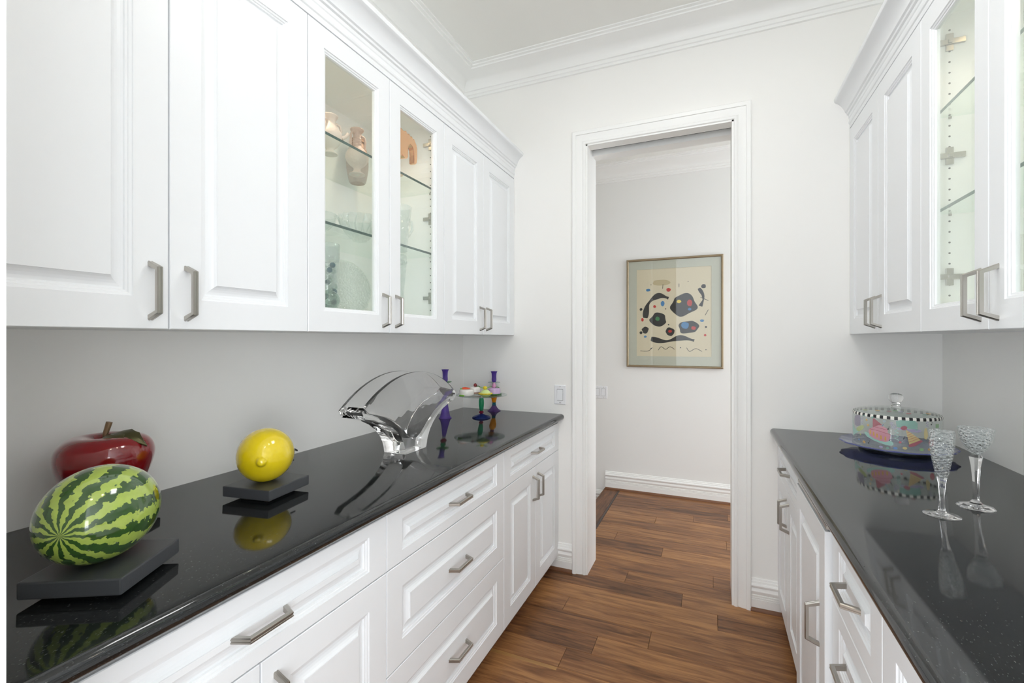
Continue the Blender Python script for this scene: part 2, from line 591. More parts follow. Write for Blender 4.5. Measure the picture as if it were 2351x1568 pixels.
def wall_profile(prof, pts, name, m, closed=False, smooth=35):
    """sweep (proj, z) profile along a plan polyline; room side is to the right of travel."""
    P = [Vector((p[0], p[1])) for p in pts]
    rings = []
    for i, p in enumerate(P):
        d0 = (p - P[i - 1]).normalized() if i > 0 else None
        d1 = (P[i + 1] - p).normalized() if i < len(P) - 1 else None
        n0 = Vector((d0.y, -d0.x)) if d0 else None
        n1 = Vector((d1.y, -d1.x)) if d1 else None
        if n0 and n1:
            nn = (n0 + n1); nn = nn / (1 + n0.dot(n1))
        else:
            nn = n0 or n1
        rings.append([(p.x + nn.x * a, p.y + nn.y * a, z) for a, z in prof])
    return MB().loops(rings).build(name, m, smooth=smooth)


CROWN = [(0, 2.918), (0.011, 2.920), (0.013, 2.933), (0.019, 2.936), (0.020, 2.954), (0.027, 2.957), (0.029, 2.974), (0.034, 2.984), (0.046, 2.998),
         (0.066, 3.010), (0.092, 3.020), (0.120, 3.026), (0.131, 3.027), (0.133, 3.034), (0.146, 3.037), (0.147, 3.043), (0.163, 3.045), (0.164, ZC), (0, ZC)]
struct(wall_profile(CROWN, [(XL, 0.2), (XL, YB), (XR, YB), (XR, -0.4)], 'trim_1', 'trim_paint'), 'white stepped crown moulding under the ceiling')
HC = [(a * 0.95, HALL_Z - 0.13 + (z - 2.918) * 0.985) for a, z in CROWN[:-2]] + [(0.156, HALL_Z), (0, HALL_Z)]
struct(wall_profile(HC, [(-2.3, HALL_Y), (1.9, HALL_Y)], 'trim_2', 'trim_paint'), 'white crown moulding in the hall')
BASE = [(0, 0), (0.015, 0), (0.015, 0.056), (0.012, 0.057), (0.012, 0.060), (0.0145, 0.061), (0.0145, 0.066), (0.0115, 0.067), (0.0115, 0.070), (0.014, 0.071), (0.014, 0.077),
        (0.0105, 0.078), (0.0125, 0.084), (0.016, 0.092), (0.0165, 0.098), (0.013, 0.105), (0.010, 0.112), (0.012, 0.117), (0.0195, 0.121), (0.021, 0.128),
        (0.0185, 0.134), (0.013, 0.136), (0.012, 0.146), (0.007, 0.148), (0.006, 0.157), (0, 0.160)]
SHOE = [(0, 0), (0.014, 0), (0.0135, 0.006), (0.0115, 0.0115), (0.007, 0.015), (0, 0.016)]


def baseboard(name, pts, dz=0.0):
    struct(wall_profile([(a, z + dz) for a, z in BASE], pts, name, 'trim_paint', smooth=30))
    return struct(wall_profile([(0.015 + a, z + dz) for a, z in SHOE], pts, 'trim_4', 'shoe_wood', smooth=60), 'wooden shoe moulding along a baseboard')


baseboard('baseboard_left', [(-0.93, YB), (-0.757, YB)])
baseboard('baseboard_right', [(0.173, YB), (0.37, YB)])
baseboard('baseboard_hall', [(-0.905, HALL_Y), (1.9, HALL_Y)])
baseboard('baseboard_landing', [(-2.3, HALL_Y), (-0.915, HALL_Y)], -STEP)

# ------------------------------------------------------------------ doorway: casing, jambs, header with the pocket-door slot
CAS = [(0.0, 0.0), (0.0, 0.011), (0.004, 0.016), (0.013, 0.018), (0.019, 0.015), (0.021, 0.011), (0.024, 0.013), (0.046, 0.018), (0.056, 0.019), (0.0575, 0.0235), (0.064, 0.026), (0.076, 0.026), (0.080, 0.022), (0.080, 0.0)]


def casing(name, x0, x1, ztop, yw, s):
    rings = []
    for (px_, pz, sx, sz) in ((x0, 0.0, -1, 0), (x0, ztop, -1, 1), (x1, ztop, 1, 1), (x1, 0.0, 1, 0)):
        rings.append([(px_ + sx * w, yw - s * d, pz + sz * w) for w, d in CAS])
    return struct(MB().loops(rings).build(name, 'trim_paint', smooth=30), 'white moulded casing around the doorway')


casing('trim_5', -0.677, 0.097, 2.495, YB, 1)
casing('trim_6', -0.677, 0.097, 2.495, YB2, -1)
b = MB(); b.box(-0.680, -0.668, YB - 0.010, YB2 + 0.010, 0, 2.495); b.box(0.088, 0.100, YB - 0.010, YB2 + 0.010, 0, 2.495)
b.box(-0.68, 0.10, YB - 0.010, YB + 0.066, 2.487, 2.512); b.box(-0.68, 0.10, YB + 0.118, YB2 + 0.010, 2.472, 2.512)
struct(b.build('trim_7', 'trim_paint'), 'white door jamb and header')
struct(MB().box(-0.667, 0.087, YB + 0.067, YB + 0.117, 2.5060, 2.5098).build('trim_8', 'dark_metal'), 'dark track slot of the pocket door')

# ------------------------------------------------------------------ handles
STEEL = 'steel'


def handle_mesh(foot, bar, out=0.031):
    t, w = 0.0046, 0.0062
    sec = [(-w, -t), (w, -t), (w, t * 0.55), (w - 0.0018, t), (0.0016, t), (0.0008, t - 0.0012), (-0.0008, t - 0.0012), (-0.0016, t), (-w + 0.0018, t), (-w, t * 0.55)]
    path = [(0.0, -foot), (out, -bar), (out, bar), (0.0, foot)]
    P = [Vector(p) for p in path]
    rings = []
    for i, p in enumerate(P):
        ds = []
        if i > 0: ds.append((p - P[i - 1]).normalized())
        if i < 3: ds.append((P[i + 1] - p).normalized())
        ns = [Vector((d.y, -d.x)) for d in ds]
        if len(ns) == 2: nn = (ns[0] + ns[1]) / (1 + ns[0].dot(ns[1]))
        else:
            nn = ns[0]; nn = Vector((0, nn.y / abs(nn.y) * 1.0)) * 1.25
        rings.append([(p.x + nn.x * n_, y_, p.y + nn.y * n_) for y_, n_ in sec])
    return MB().loops(rings).mesh('handle', STEEL, smooth=25)


H_DOOR = handle_mesh(0.0595, 0.0475)
H_DRAWER = handle_mesh(0.0595, 0.0465)


def put_handle(parent, x, y, z, s, horiz):
    o = bpy.data.objects.new('handle', H_DRAWER if horiz else H_DOOR)
    w = root_loc(parent)
    o.location = (x - w[0], y - w[1], z - w[2])
    rz = 0 if s > 0 else math.pi
    o.rotation_euler = (R(90) if horiz else 0, 0, rz) if s > 0 else (R(-90) if horiz else 0, 0, rz)
    COL.objects.link(o)
    o.parent = parent
    return o


# ------------------------------------------------------------------ cabinet fronts
PROF = [(0.0, -0.020), (0.0, -0.0016), (0.0016, 0.0)]
INNER = [(0.0, 0.0), (0.0012, -0.0030), (0.0065, -0.0040), (0.0078, -0.0064), (0.0120, -0.0072), (0.0132, -0.0118), (0.0175, -0.0122),
         (0.0240, -0.0114), (0.0300, -0.0094), (0.0350, -0.0064), (0.0385, -0.0030), (0.0395, -0.0022), (0.0400, 0.0)]


def front(cab, name, y0, y1, z0, z1, xf, s, fw=0.070, fh=0.070):
    g = 0.0016
    y0 += g; y1 -= g; z0 += g; z1 -= g
    rings = []
    for t, d in PROF:
        rings.append([(y0 + t, z0 + t, d), (y1 - t, z0 + t, d), (y1 - t, z1 - t, d), (y0 + t, z1 - t, d)])
    for t, d in INNER:
        a, c = fw + t, fh + t
        rings.append([(y0 + a, z0 + c, d), (y1 - a, z0 + c, d), (y1 - a, z1 - c, d), (y0 + a, z1 - c, d)])
    R3 = [[(xf + s * d, y, z) for y, z, d in r] for r in rings]
    return MB().loops(R3).build(name, 'cabinet_paint', cab)


GPROF = [(0.0, 0.0), (0.0012, -0.0030), (0.0065, -0.0040), (0.0078, -0.0064), (0.0120, -0.0072), (0.0135, -0.012)]


def glass_front(cab, y0, y1, z0, z1, xf, s, fw=0.062, fh=0.066):
    g = 0.0016
    y0 += g; y1 -= g; z0 += g; z1 -= g
    rings = []
    for t, d in PROF:
        rings.append([(y0 + t, z0 + t, d), (y1 - t, z0 + t, d), (y1 - t, z1 - t, d), (y0 + t, z1 - t, d)])
    for t, d in GPROF + [(0.0135, -0.020)]:
        a, c = fw + t, fh + t
        rings.append([(y0 + a, z0 + c, d), (y1 - a, z0 + c, d), (y1 - a, z1 - c, d), (y0 + a, z1 - c, d)])
    R3 = [[(xf + s * d, y, z) for y, z, d in r] for r in rings]
    door = MB().loops(R3, closed=True).build('glass_door', 'cabinet_paint', cab)
    a, c = fw + 0.0137, fh + 0.0137
    xg = xf - s * 0.014
    pane = MB().box(xg - 0.0015, xg + 0.0015, y0 + a, y1 - a, z0 + c, z1 - c).build('pane', 'pane_glass', door)
    return door


def box_part(cab, name, m, *bx, bevel=0.0):
    return MB().box(*bx).build(name, m, cab, bevel=bevel)


# ------------------------------------------------------------------ base cabinets
XFL, XFR = -0.845, 0.295     # door faces
TOE = 0.082


def base_cab(side, y0, y1, label, spec, proud=0.0):
    s, xf, xw = (1, XFL, XL) if side == 'L' else (-1, XFR, XR)
    cab = thing('base_cabinet', ((xf + xw) / 2, (y0 + y1) / 2, 0), label, 'cabinet', 'white base cabinets under the granite tops')
    xb = xf - s * 0.0215
    box_part(cab, 'body', 'cabinet_paint', xb, xw + s * 0.03, y0 + 0.0005, y1 - 0.0005, TOE, 0.8855)
    box_part(cab, 'toe_kick', 'shoe_wood', xf - s * 0.052, xf - s * 0.066, y0 + 0.0005, y1 - 0.0005, 0, TOE)
    zt = 0.872
    ym = (y0 + y1) / 2
    if spec == 'drawer_doors':
        d = front(cab, 'drawer', y0, y1, 0.710, zt, xf, s, 0.070, 0.033)
        put_handle(d, xf, ym, 0.791, s, True)
        for k, (a, c) in enumerate(((y0, ym), (ym, y1))):
            o = front(cab, 'door', a, c, TOE, 0.710, xf, s)
            put_handle(o, xf, ym + (-0.036 if k == 0 else 0.036), 0.605, s, False)
    elif spec == 'drawers':
        for z0, z1, fh in ((0.710, zt, 0.033), (0.409, 0.710, 0.070), (TOE, 0.409, 0.070)):
            d = front(cab, 'drawer', y0, y1, z0, z1, xf, s, 0.070, fh)
            put_handle(d, xf, ym, (z0 + z1) / 2, s, True)
    elif spec == 'four_drawers':
        for z0, z1, fh in ((0.674, zt, 0.045), (0.476, 0.674, 0.045), (0.279, 0.476, 0.045), (TOE, 0.279, 0.045)):
            d = front(cab, 'drawer', y0, y1, z0, z1, xf, s, 0.070, fh)
            put_handle(d, xf, ym, (z0 + z1) / 2, s, True)
    elif spec == 'panel':
        xp = xf + s * 0.016
        o = front(cab, 'door', y0 + 0.004, y1 - 0.004, TOE, 0.846, xp, s)
        put_handle(o, xp, ym - 0.160, 0.553, s, False)
        box_part(cab, 'control_strip', 'dark_metal', xf + s * 0.004, xb, y0 + 0.004, y1 - 0.004, 0.848, 0.884)
        box_part(cab, 'strip_trim', 'steel', xf + s * 0.012, xf + s * 0.004, y0 + 0.006, y1 - 0.006, 0.850, 0.860)
        box_part(cab, 'side_filler', 'cabinet_paint', xp - s * 0.0205, xb - s * 0.001, y0 + 0.005, y1 - 0.005, TOE, 0.845)
    elif spec == 'doors':
        for k, (a, c) in enumerate(((y0, ym), (ym, y1))):
            o = front(cab, 'door', a, c, TOE, zt, xf, s)
            put_handle(o, xf, ym + (-0.036 if k == 0 else 0.036), 0.76, s, False)
    return cab


base_cab('L', 0.267, 1.061, 'white base cabinet with one wide drawer over two doors, below the watermelon and lemon', 'drawer_doors')
base_cab('L', 1.061, 1.861, 'white base cabinet with three stacked drawers below the crystal fan vase', 'drawers')
base_cab('L', 1.861, YB, 'white base cabinet with a drawer over two narrow doors, left of the doorway', 'drawer_doors')
base_cab('R', 1.971, YB, 'white base cabinet with a small drawer over two doors, right of the doorway', 'drawer_doors')
base_cab('R', 1.495, 1.971, 'tall white panel-front appliance with dark strip, set proud under the right counter', 'panel')
base_cab('R', 1.090, 1.495, 'narrow white drawer cabinet between the appliance panel and the picture edge', 'four_drawers')
base_cab('R', 0.270, 1.090, 'white base cabinet with two doors at the lower right corner of the picture', 'doors')


# ------------------------------------------------------------------ granite tops with a bullnose edge
def counter(side, label):
    s, xt, xw = (1, -0.812, XL) if side == 'L' else (-1, 0.262, XR)
    r = 0.0175
    zc = ZTOP - r
    prof = [(xw, ZTOP - 2 * r), (xw, ZTOP)]
    for k in range(0, 13):
        a = math.pi / 2 - math.pi * k / 12
        prof.append((xt - s * r + s * r * math.cos(a), zc + r * math.sin(a)))
    y0 = 0.205 if side == 'L' else 0.20
    rings = [[(x, y, z) for x, z in prof] for y in (y0, YB - 0.001)]
    # step under the nose
    b = MB().loops(rings)
    o = b.build('countertop', 'granite', smooth=40)
    return tag(o, label, 'countertop')


counter('L', 'polished black granite countertop on the left with fruit sculptures standing on it')
counter('R', 'polished black granite countertop on the right carrying the cake dome and goblets')

# ------------------------------------------------------------------ wall cabinets
XUL, XUR = -1.133, 0.592
ZU0, ZU1, ZCAB = 1.390, 2.361, 2.512
DECK = 1.470


def pin_holes(cab, side, ywall, inner):
    s, xf = (1, XUL) if side == 'L' else (-1, XUR)
    b = MB()
    for dx in (0.062, 0.275):
        x = xf - s * dx
        z = 1.50
        while z < 2.32:
            ring = lambda y, r: [(x + r * math.cos(2 * math.pi * i / 8), y, z + r * math.sin(2 * math.pi * i / 8)) for i in range(8)]
            b.loops([ring(ywall, 0.0028), ring(ywall + inner * 0.0006, 0.0028)])
            z += 0.032
    o = b.build('pin_holes', 'hole_dark', cab)
    o['kind'] = 'stuff'
    return o


def hinge(cab, side, ywall, inner, z):
    s, xf = (1, XUL) if side == 'L' else (-1, XUR)
    b = MB()
    x0 = xf - s * 0.022
    b.box(x0 - s * 0.005, x0 - s * 0.075, ywall, ywall + inner * 0.010, z - 0.008, z + 0.008)
    b.box(x0 - s * 0.030, x0 - s * 0.048, ywall, ywall + inner * 0.006, z - 0.026, z + 0.026)
    b.box(x0 - s * 0.034, x0 - s * 0.044, ywall + inner * 0.009, ywall + inner * 0.014, z - 0.005, z + 0.005)
    return b.build('hinge', 'hinge_metal', cab, bevel=0.001)


def puck(cab, x, y):
    rim = MB().lathe([(0.020, 0), (0.030, 0), (0.030, 0.006), (0.020, 0.006)], (x, y, ZU1 - 0.006 - 0.012), 24, closed=True).build('light_ring', 'steel', cab, smooth=40)
    MB().lathe([(0, 0.001), (0.020, 0.001), (0.020, 0.005), (0, 0.005)], (x, y, ZU1 - 0.018), 24).build('light_lens', 'lamp_glow', rim)
    l = bpy.data.lights.new('cabinet_puck_light', 'SPOT')
    l.energy = 1.7; l.color = (1.0, 0.86, 0.70); l.spot_size = R(130); l.spot_blend = 0.7; l.shadow_soft_size = 0.02
    o = bpy.data.objects.new('cabinet_puck_light', l)
    w = cab.location
    o.location = (x - w[0], y - w[1], ZU1 - 0.022 - w[2])
    COL.objects.link(o); o.parent = cab


def wall_cab(side, y0, y1, ym, label, glass=False, y_end=None):
    s, xf, xw = (1, XUL, XL) if side == 'L' else (-1, XUR, XR)
    cab = thing('wall_cabinet', ((xf + xw) / 2, (y0 + y1) / 2, ZU0), label, 'cabinet', 'white wall cabinets')
    xb = xf - s * 0.0215
    a, c = y0 + 0.0005, y1 - 0.0005
    if not glass:
        box_part(cab, 'body', 'cabinet_paint', xb, xw, a, c, ZU0 + 0.002, ZU1 + 0.012)
    else:
        t = 0.018
        b = MB()
        b.box(xb, xw, a, a + t, ZU0 + 0.002, ZU1 + 0.012); b.box(xb, xw, c - t, c, ZU0 + 0.002, ZU1 + 0.012)
        b.box(xb, xw, a + t, c - t, ZU1 - 0.012, ZU1 + 0.012); b.box(xb, xw, a + t, c - t, ZU0 + 0.002, DECK)
        b.box(xw + s * 0.012, xw, a + t, c - t, DECK, ZU1 - 0.012)
        b.build('body', 'cabinet_inside', cab)
        for z in (1.7455, 2.0375):
            sh = box_part(cab, 'shelf', 'shelf_glass', xb - s * 0.006, xw + s * 0.014, a + t + 0.002, c - t - 0.002, z, z + 0.009)
            MB().box(xb - s * 0.0052, xb - s * 0.0060, a + t + 0.002, c - t - 0.002, z, z + 0.009).build('polished_edge', 'shelf_edge', sh)
            for yy in (a + t + 0.004, c - t - 0.004):
                for dx in (0.062, 0.275):
                    MB().lathe([(0, -0.006), (0.004, -0.006), (0.004, 0), (0, 0)], (xf - s * dx, yy, z), 10).build('shelf_pin', 'hinge_metal', sh)
        pin_holes(cab, side, c - t, -1); pin_holes(cab, side, a + t, 1)
        for z in (1.556, 1.920, 2.262):
            hinge(cab, side, c - t, -1, z); hinge(cab, side, a + t, 1, z)
        for yy in ((y0 + ym) / 2 - 0.03, (ym + y1) / 2 - 0.03):
            puck(cab, xf - s * 0.17, yy)
    for k, (p, q) in enumerate(((y0, ym), (ym, y1))):
        if glass: d = glass_front(cab, p, q, ZU0, ZU1, xf, s)
        else: d = front(cab, 'door', p, q, ZU0, ZU1, xf, s)
        put_handle(d, xf, ym + (-0.038 if k == 0 else 0.038), 1.4755, s, False)
    return cab


wall_cab('L', 0.267, 1.051, 0.658, 'large white wall cabinet with two solid panel doors above the apple and watermelon')
wall_cab('L', 1.051, 1.832, 1.441, 'white wall cabinet with two glass doors showing pottery jugs, above the fan vase', True)
wall_cab('L', 1.832, YB, 2.228, 'white wall cabinet with two solid doors at the far end of the left row')
wall_cab('R', 1.828, YB, 2.238, 'white wall cabinet with two solid doors right of the doorway')
wall_cab('R', 1.050, 1.828, 1.441, 'white wall cabinet with glass doors and empty-looking shelves on the right', True)
wall_cab('R', 0.270, 1.050, 0.660, 'white wall cabinet with solid doors beyond the right picture edge')

CORN = [(0.0, 0.0), (0.0, 0.018), (0.0035, 0.022), (0.0045, 0.030), (0.0020, 0.034), (0.0020, 0.046), (0.0045, 0.050), (0.0050, 0.062), (0.0110, 0.066), (0.0125, 0.074), (0.0185, 0.078),
        (0.0200, 0.086), (0.0235, 0.094), (0.030, 0.106), (0.0395, 0.118), (0.0505, 0.127), (0.0560, 0.130), (0.0600, 0.134), (0.0620, 0.141), (0.0620, 0.149), (-0.02, 0.149), (-0.02, 0.0)]


def cornice(side, label):
    s, xf = (1, XUL) if side == 'L' else (-1, XUR)
    rings = [[(xf + s * a, y, ZU1 + 0.002 + z) for a, z in CORN] for y in (0.267 if side == 'L' else 0.27, YB - 0.001)]
    o = MB().loops(rings).build('cornice', 'cabinet_paint', smooth=28)
    return tag(o, label, 'moulding')


cornice('L', 'white crown cornice running along the tops of the left wall cabinets')
cornice('R', 'white crown cornice running along the tops of the right wall cabinets')


# ------------------------------------------------------------------ recessed ceiling lights (outside the frame, they light the pantry)
def can_light(x, y, power, label):
    t = thing('recessed_light', (x, y, ZC - 0.02), label, 'ceiling light', 'recessed ceiling lights')
    MB().lathe([(0.058, 0.012), (0.075, 0.010), (0.082, 0.0185), (0.058, 0.0185)], (x, y, ZC - 0.02), 32, closed=True).build('trim_ring', 'trim_paint', t, smooth=40)
    MB().lathe([(0, 0.014), (0.057, 0.014), (0.057, 0.018), (0, 0.018)], (x, y, ZC - 0.02), 32).build('lens', 'lamp_glow', t)
    l = bpy.data.lights.new('recessed_light_beam', 'AREA')
    l.shape = 'DISK'; l.size = 0.11; l.energy = power; l.color = (1.0, 0.86, 0.70)
    o = bpy.data.objects.new('recessed_light_beam', l)
    o.location = (0, 0, 0.008)
    COL.objects.link(o); o.parent = t


can_light(-0.10, 0.12, 0.5, 'recessed ceiling light nearest the camera')
can_light(-0.10, 0.80, 0.5, 'recessed ceiling light nearer the added square fill panel')


# added square fill panel in place of bounced flash, unseen above the frame
t = thing('fill_panel', (-0.15, 1.50, ZC - 0.045), 'square fill panel added in the middle of the pantry ceiling', 'ceiling light')
MB().box(-0.41, 0.11, 1.28, 1.72, ZC - 0.030, ZC).build('fill_panel_frame', 'trim_paint', t, bevel=0.004)
MB().box(-0.39, 0.09, 1.30, 1.70, ZC - 0.036, ZC - 0.031).build('fill_panel_face', 'panel_glow', t)
l = bpy.data.lights.new('fill_panel_beam', 'AREA')
l.shape = 'RECTANGLE'; l.size = 0.46; l.size_y = 0.38; l.energy = 2.4; l.color = (0.96, 0.985, 1.0)
o = bpy.data.objects.new('fill_panel_beam', l)
o.location = (0, 0, 0.004); COL.objects.link(o); o.parent = t

# ------------------------------------------------------------------ switches
def switch(x0, x1, z0, z1, y, gangs, label):
    t = thing('light_switch', ((x0 + x1) / 2, y, z0), label, 'switch')
    b = MB()
    b.loops([[(x0, y, z0), (x1, y, z0), (x1, y, z1), (x0, y, z1)], [(x0, y - 0.003, z0), (x1, y - 0.003, z0), (x1, y - 0.003, z1), (x0, y - 0.003, z1)],
             [(x0 + .003, y - 0.006, z0 + .003), (x1 - .003, y - 0.006, z0 + .003), (x1 - .003, y - 0.006, z1 - .003), (x0 + .003, y - 0.006, z1 - .003)]])
    b.build('cover_plate', 'switch_plastic', t)
    h = z1 - z0
    for g in range(gangs):
        xc = x0 + (x1 - x0) * ((g + 0.5) / gangs if gangs == 1 else (0.27 + 0.46 * g))
        zc = (z0 + z1) / 2
        MB().box(xc - 0.0185, xc + 0.0185, y - 0.0064, y - 0.006, zc - h * 0.295, zc + h * 0.295).build('rocker_gap', 'hole_dark', t)
        w = 0.0172
        MB().loops([[(xc - w, y - 0.006, zc - h * .28), (xc + w, y - 0.006, zc - h * .28), (xc + w, y - 0.006, zc + h * .28), (xc - w, y - 0.006, zc + h * .28)],
                    [(xc - w, y - 0.0105, zc - h * .28), (xc + w, y - 0.0105, zc - h * .28), (xc + w, y - 0.0072, zc + h * .28), (xc - w, y - 0.0072, zc + h * .28)]]).build('rocker', 'switch_plastic', t)
        for zz in (z0 + h * 0.09, z1 - h * 0.09):
            MB().lathe([(0, 0), (0.0028, 0), (0.0028, 0.001), (0, 0.001)], (0, 0, 0), 10)
            q = MB(); ring = lambda yy: [(xc + 0.0028 * math.cos(i * math.pi / 5), yy, zz + 0.0028 * math.sin(i * math.pi / 5)) for i in range(10)]
            q.loops([ring(y - 0.006), ring(y - 0.0068)]).build('screw', 'hinge_metal', t)
    return t


switch(-0.871, -0.799, 0.979, 1.094, YB, 1, 'white single rocker switch plate on the back wall left of the doorway')
switch(-1.013, -0.891, 0.821, 0.934, HALL_Y, 2, 'white double rocker switch plate on the hall wall below the framed print')

# ------------------------------------------------------------------ framed print in the hall (a plain abstract in the same colours)
PX0, PX1, PZ0, PZ1 = -0.712, 0.079, 1.118, 2.073
art = thing('framed_print', ((PX0 + PX1) / 2, HALL_Y, PZ0), 'framed abstract print of black blots and colour spots hanging in the hall', 'picture')
FY = HALL_Y - 0.032


def rect_ring(i, y):
    return [(PX0 + i, y, PZ0 + i), (PX1 - i, y, PZ0 + i), (PX1 - i, y, PZ1 - i), (PX0 + i, y, PZ1 - i)]


b = MB(); b.loops([rect_ring(0.001, HALL_Y - 0.001), rect_ring(0.001, FY + 0.002), rect_ring(0.006, FY - 0.001), rect_ring(0.014, FY - 0.001), rect_ring(0.019, FY + 0.004),
                   rect_ring(0.019, FY + 0.014), rect_ring(0.019, HALL_Y - 0.001)], closed=True)
b.build('frame', 'art_frame', art)
YM = HALL_Y - 0.018
b = MB(); ix0, ix1, iz0, iz1 = PX0 + 0.088, PX1 - 0.092, PZ0 + 0.098, PZ1 - 0.092
inner = lambda e, y: [(ix0 + e, y, iz0 + e), (ix1 - e, y, iz0 + e), (ix1 - e, y, iz1 - e), (ix0 + e, y, iz1 - e)]
b.loops([rect_ring(0.017, YM), inner(0, YM), inner(-0.002, YM + 0.003), rect_ring(0.017, YM + 0.003)], closed=True)
b.build('mount_board', 'mat_board', art)
MB().box(ix0 - 0.004, ix1 + 0.004, YM + 0.003, YM + 0.005, iz0 - 0.004, iz1 + 0.004).build('paper', 'paper', art)
MB().box(PX0 + 0.0185, PX1 - 0.0185, FY + 0.008, FY + 0.0095, PZ0 + 0.0185, PZ1 - 0.0185).build('glazing', 'pane_glass', art)
PW, PH = ix1 - ix0, iz1 - iz0


def ink(name, pts, m, k=0):
    """filled outline in paper units (0..1 across, 0..1 up)"""
    y = YM + 0.0029 - 0.00025 * k
    me = bpy.data.meshes.new(name)
    bm = bmesh.new()
    vs = [bm.verts.new((ix0 + u * PW - art.location.x, y - art.location.y, iz0 + v * PH - art.location.z)) for u, v in pts]
    f = bm.faces.new(vs)
    if f.normal.y > 0: f.normal_flip()
    bmesh.ops.triangulate(bm, faces=bm.faces[:])
    bm.to_mesh(me); bm.free()
    me.materials.append(MATS[m])
    o = bpy.data.objects.new(name, me); COL.objects.link(o); o.parent = art
    return o


def blob(cu, cv, ru, rv, seed=0, n=40, w=0.10):
    rr = random.Random(seed); ph = [rr.uniform(0, 6.28) for _ in range(4)]
    return [(cu + ru * math.cos(a) * (1 + w * math.sin(3 * a + ph[0]) * 0.6 + w * math.sin(5 * a + ph[1]) * 0.4),
             cv + rv * math.sin(a) * (1 + w * math.sin(2 * a + ph[2]) * 0.6 + w * math.sin(4 * a + ph[3]) * 0.4)) for a in [2 * math.pi * i / n for i in range(n)]]


def stroke(pts, w):
    L, Rr = [], []
    P = [Vector((p[0] * PW, p[1] * PH)) for p in pts]
    # smooth
    Q = []
    for i in range(len(P) - 1):
        p0, p1, p2, p3 = P[max(i - 1, 0)], P[i], P[i + 1], P[min(i + 2, len(P) - 1)]
        for k in range(8):
            t = k / 8
            Q.append(0.5 * ((2 * p1) + (p2 - p0) * t + (2 * p0 - 5 * p1 + 4 * p2 - p3) * t * t + (3 * p1 - p0 - 3 * p2 + p3) * t ** 3))
    Q.append(P[-1])
    for i, q in enumerate(Q):
        d = (Q[min(i + 1, len(Q) - 1)] - Q[max(i - 1, 0)]).normalized()
        n_ = Vector((-d.y, d.x))
        ww = w * (0.75 + 0.35 * math.sin(i * 0.5)) if w > 0.01 else w
        L.append(q + n_ * ww); Rr.append(q - n_ * ww)
    return [(p.x / PW, p.y / PH) for p in L + Rr[::-1]]


ink('tan_wash', blob(0.34, 0.84, 0.12, 0.035, 3), 'ink_tan')
for pts, w in (([(0.12, 0.44), (0.16, 0.60), (0.30, 0.69), (0.44, 0.66)], 0.024), ([(0.20, 0.20), (0.40, 0.17), (0.60, 0.21), (0.78, 0.18)], 0.022), ([(0.84, 0.76), (0.90, 0.66), (0.86, 0.56)], 0.014)):
    ink('brush_stroke', stroke(pts, w), 'ink_black')
for cu, cv, ru, rv, sd in ((0.64, 0.58, 0.17, 0.12, 11), (0.30, 0.42, 0.11, 0.075, 5), (0.70, 0.33, 0.13, 0.075, 8), (0.46, 0.28, 0.06, 0.045, 14), (0.12, 0.30, 0.045, 0.040, 2)):
    ink('brush_patch', blob(cu, cv, ru, rv, sd, w=0.16), 'ink_black', 1)
for (u, v, a, c, m_) in ((0.58, 0.62, 0.030, 0.018, 'ink_yellow'), (0.72, 0.60, 0.034, 0.036, 'ink_red'), (0.66, 0.35, 0.050, 0.040, 'ink_blue'), (0.77, 0.32, 0.030, 0.020, 'ink_red'), (0.72, 0.53, 0.024, 0.014, 'ink_blue'),
                         (0.44, 0.755, 0.030, 0.022, 'ink_red'), (0.36, 0.60, 0.026, 0.030, 'ink_blue'), (0.16, 0.76, 0.030, 0.016, 'ink_blue'), (0.29, 0.43, 0.030, 0.024, 'ink_green'), (0.25, 0.57, 0.020, 0.016, 'ink_red'),
                         (0.46, 0.285, 0.026, 0.016, 'ink_red'), (0.08, 0.42, 0.018, 0.020, 'ink_red'), (0.12, 0.225, 0.020, 0.012, 'ink_blue'), (0.88, 0.40, 0.026, 0.014, 'ink_blue'), (0.92, 0.24, 0.016, 0.014, 'ink_red')):
    ink('colour_spot', blob(u, v, a, c, int(u * 1000)), m_, 2)
for (u, v, a) in ((0.90, 0.78, 0.030), (0.06, 0.54, 0.020), (0.93, 0.33, 0.014), (0.06, 0.27, 0.020), (0.20, 0.09, 0.007), (0.93, 0.08, 0.007), (0.60, 0.10, 0.008), (0.40, 0.54, 0.008), (0.44, 0.36, 0.010), (0.70, 0.84, 0.006), (0.20, 0.82, 0.006)):
    ink('ink_dot', blob(u, v, a, a * PW / PH, int(v * 999)), 'ink_black', 3)
for pts in ([(0.05, 0.06), (0.16, 0.06), (0.22, 0.10)], [(0.30, 0.07), (0.34, 0.11), (0.40, 0.08), (0.46, 0.11), (0.52, 0.08)], [(0.68, 0.10), (0.72, 0.06), (0.80, 0.09), (0.88, 0.06)], [(0.86, 0.66), (0.96, 0.62)], [(0.92, 0.46), (0.96, 0.52)], [(0.36, 0.77), (0.365, 0.82)], [(0.58, 0.78), (0.58, 0.82)]):
    ink('ink_line', stroke(pts, 0.0022), 'ink_black', 1)

# ------------------------------------------------------------------ fruit sculptures on black slabs


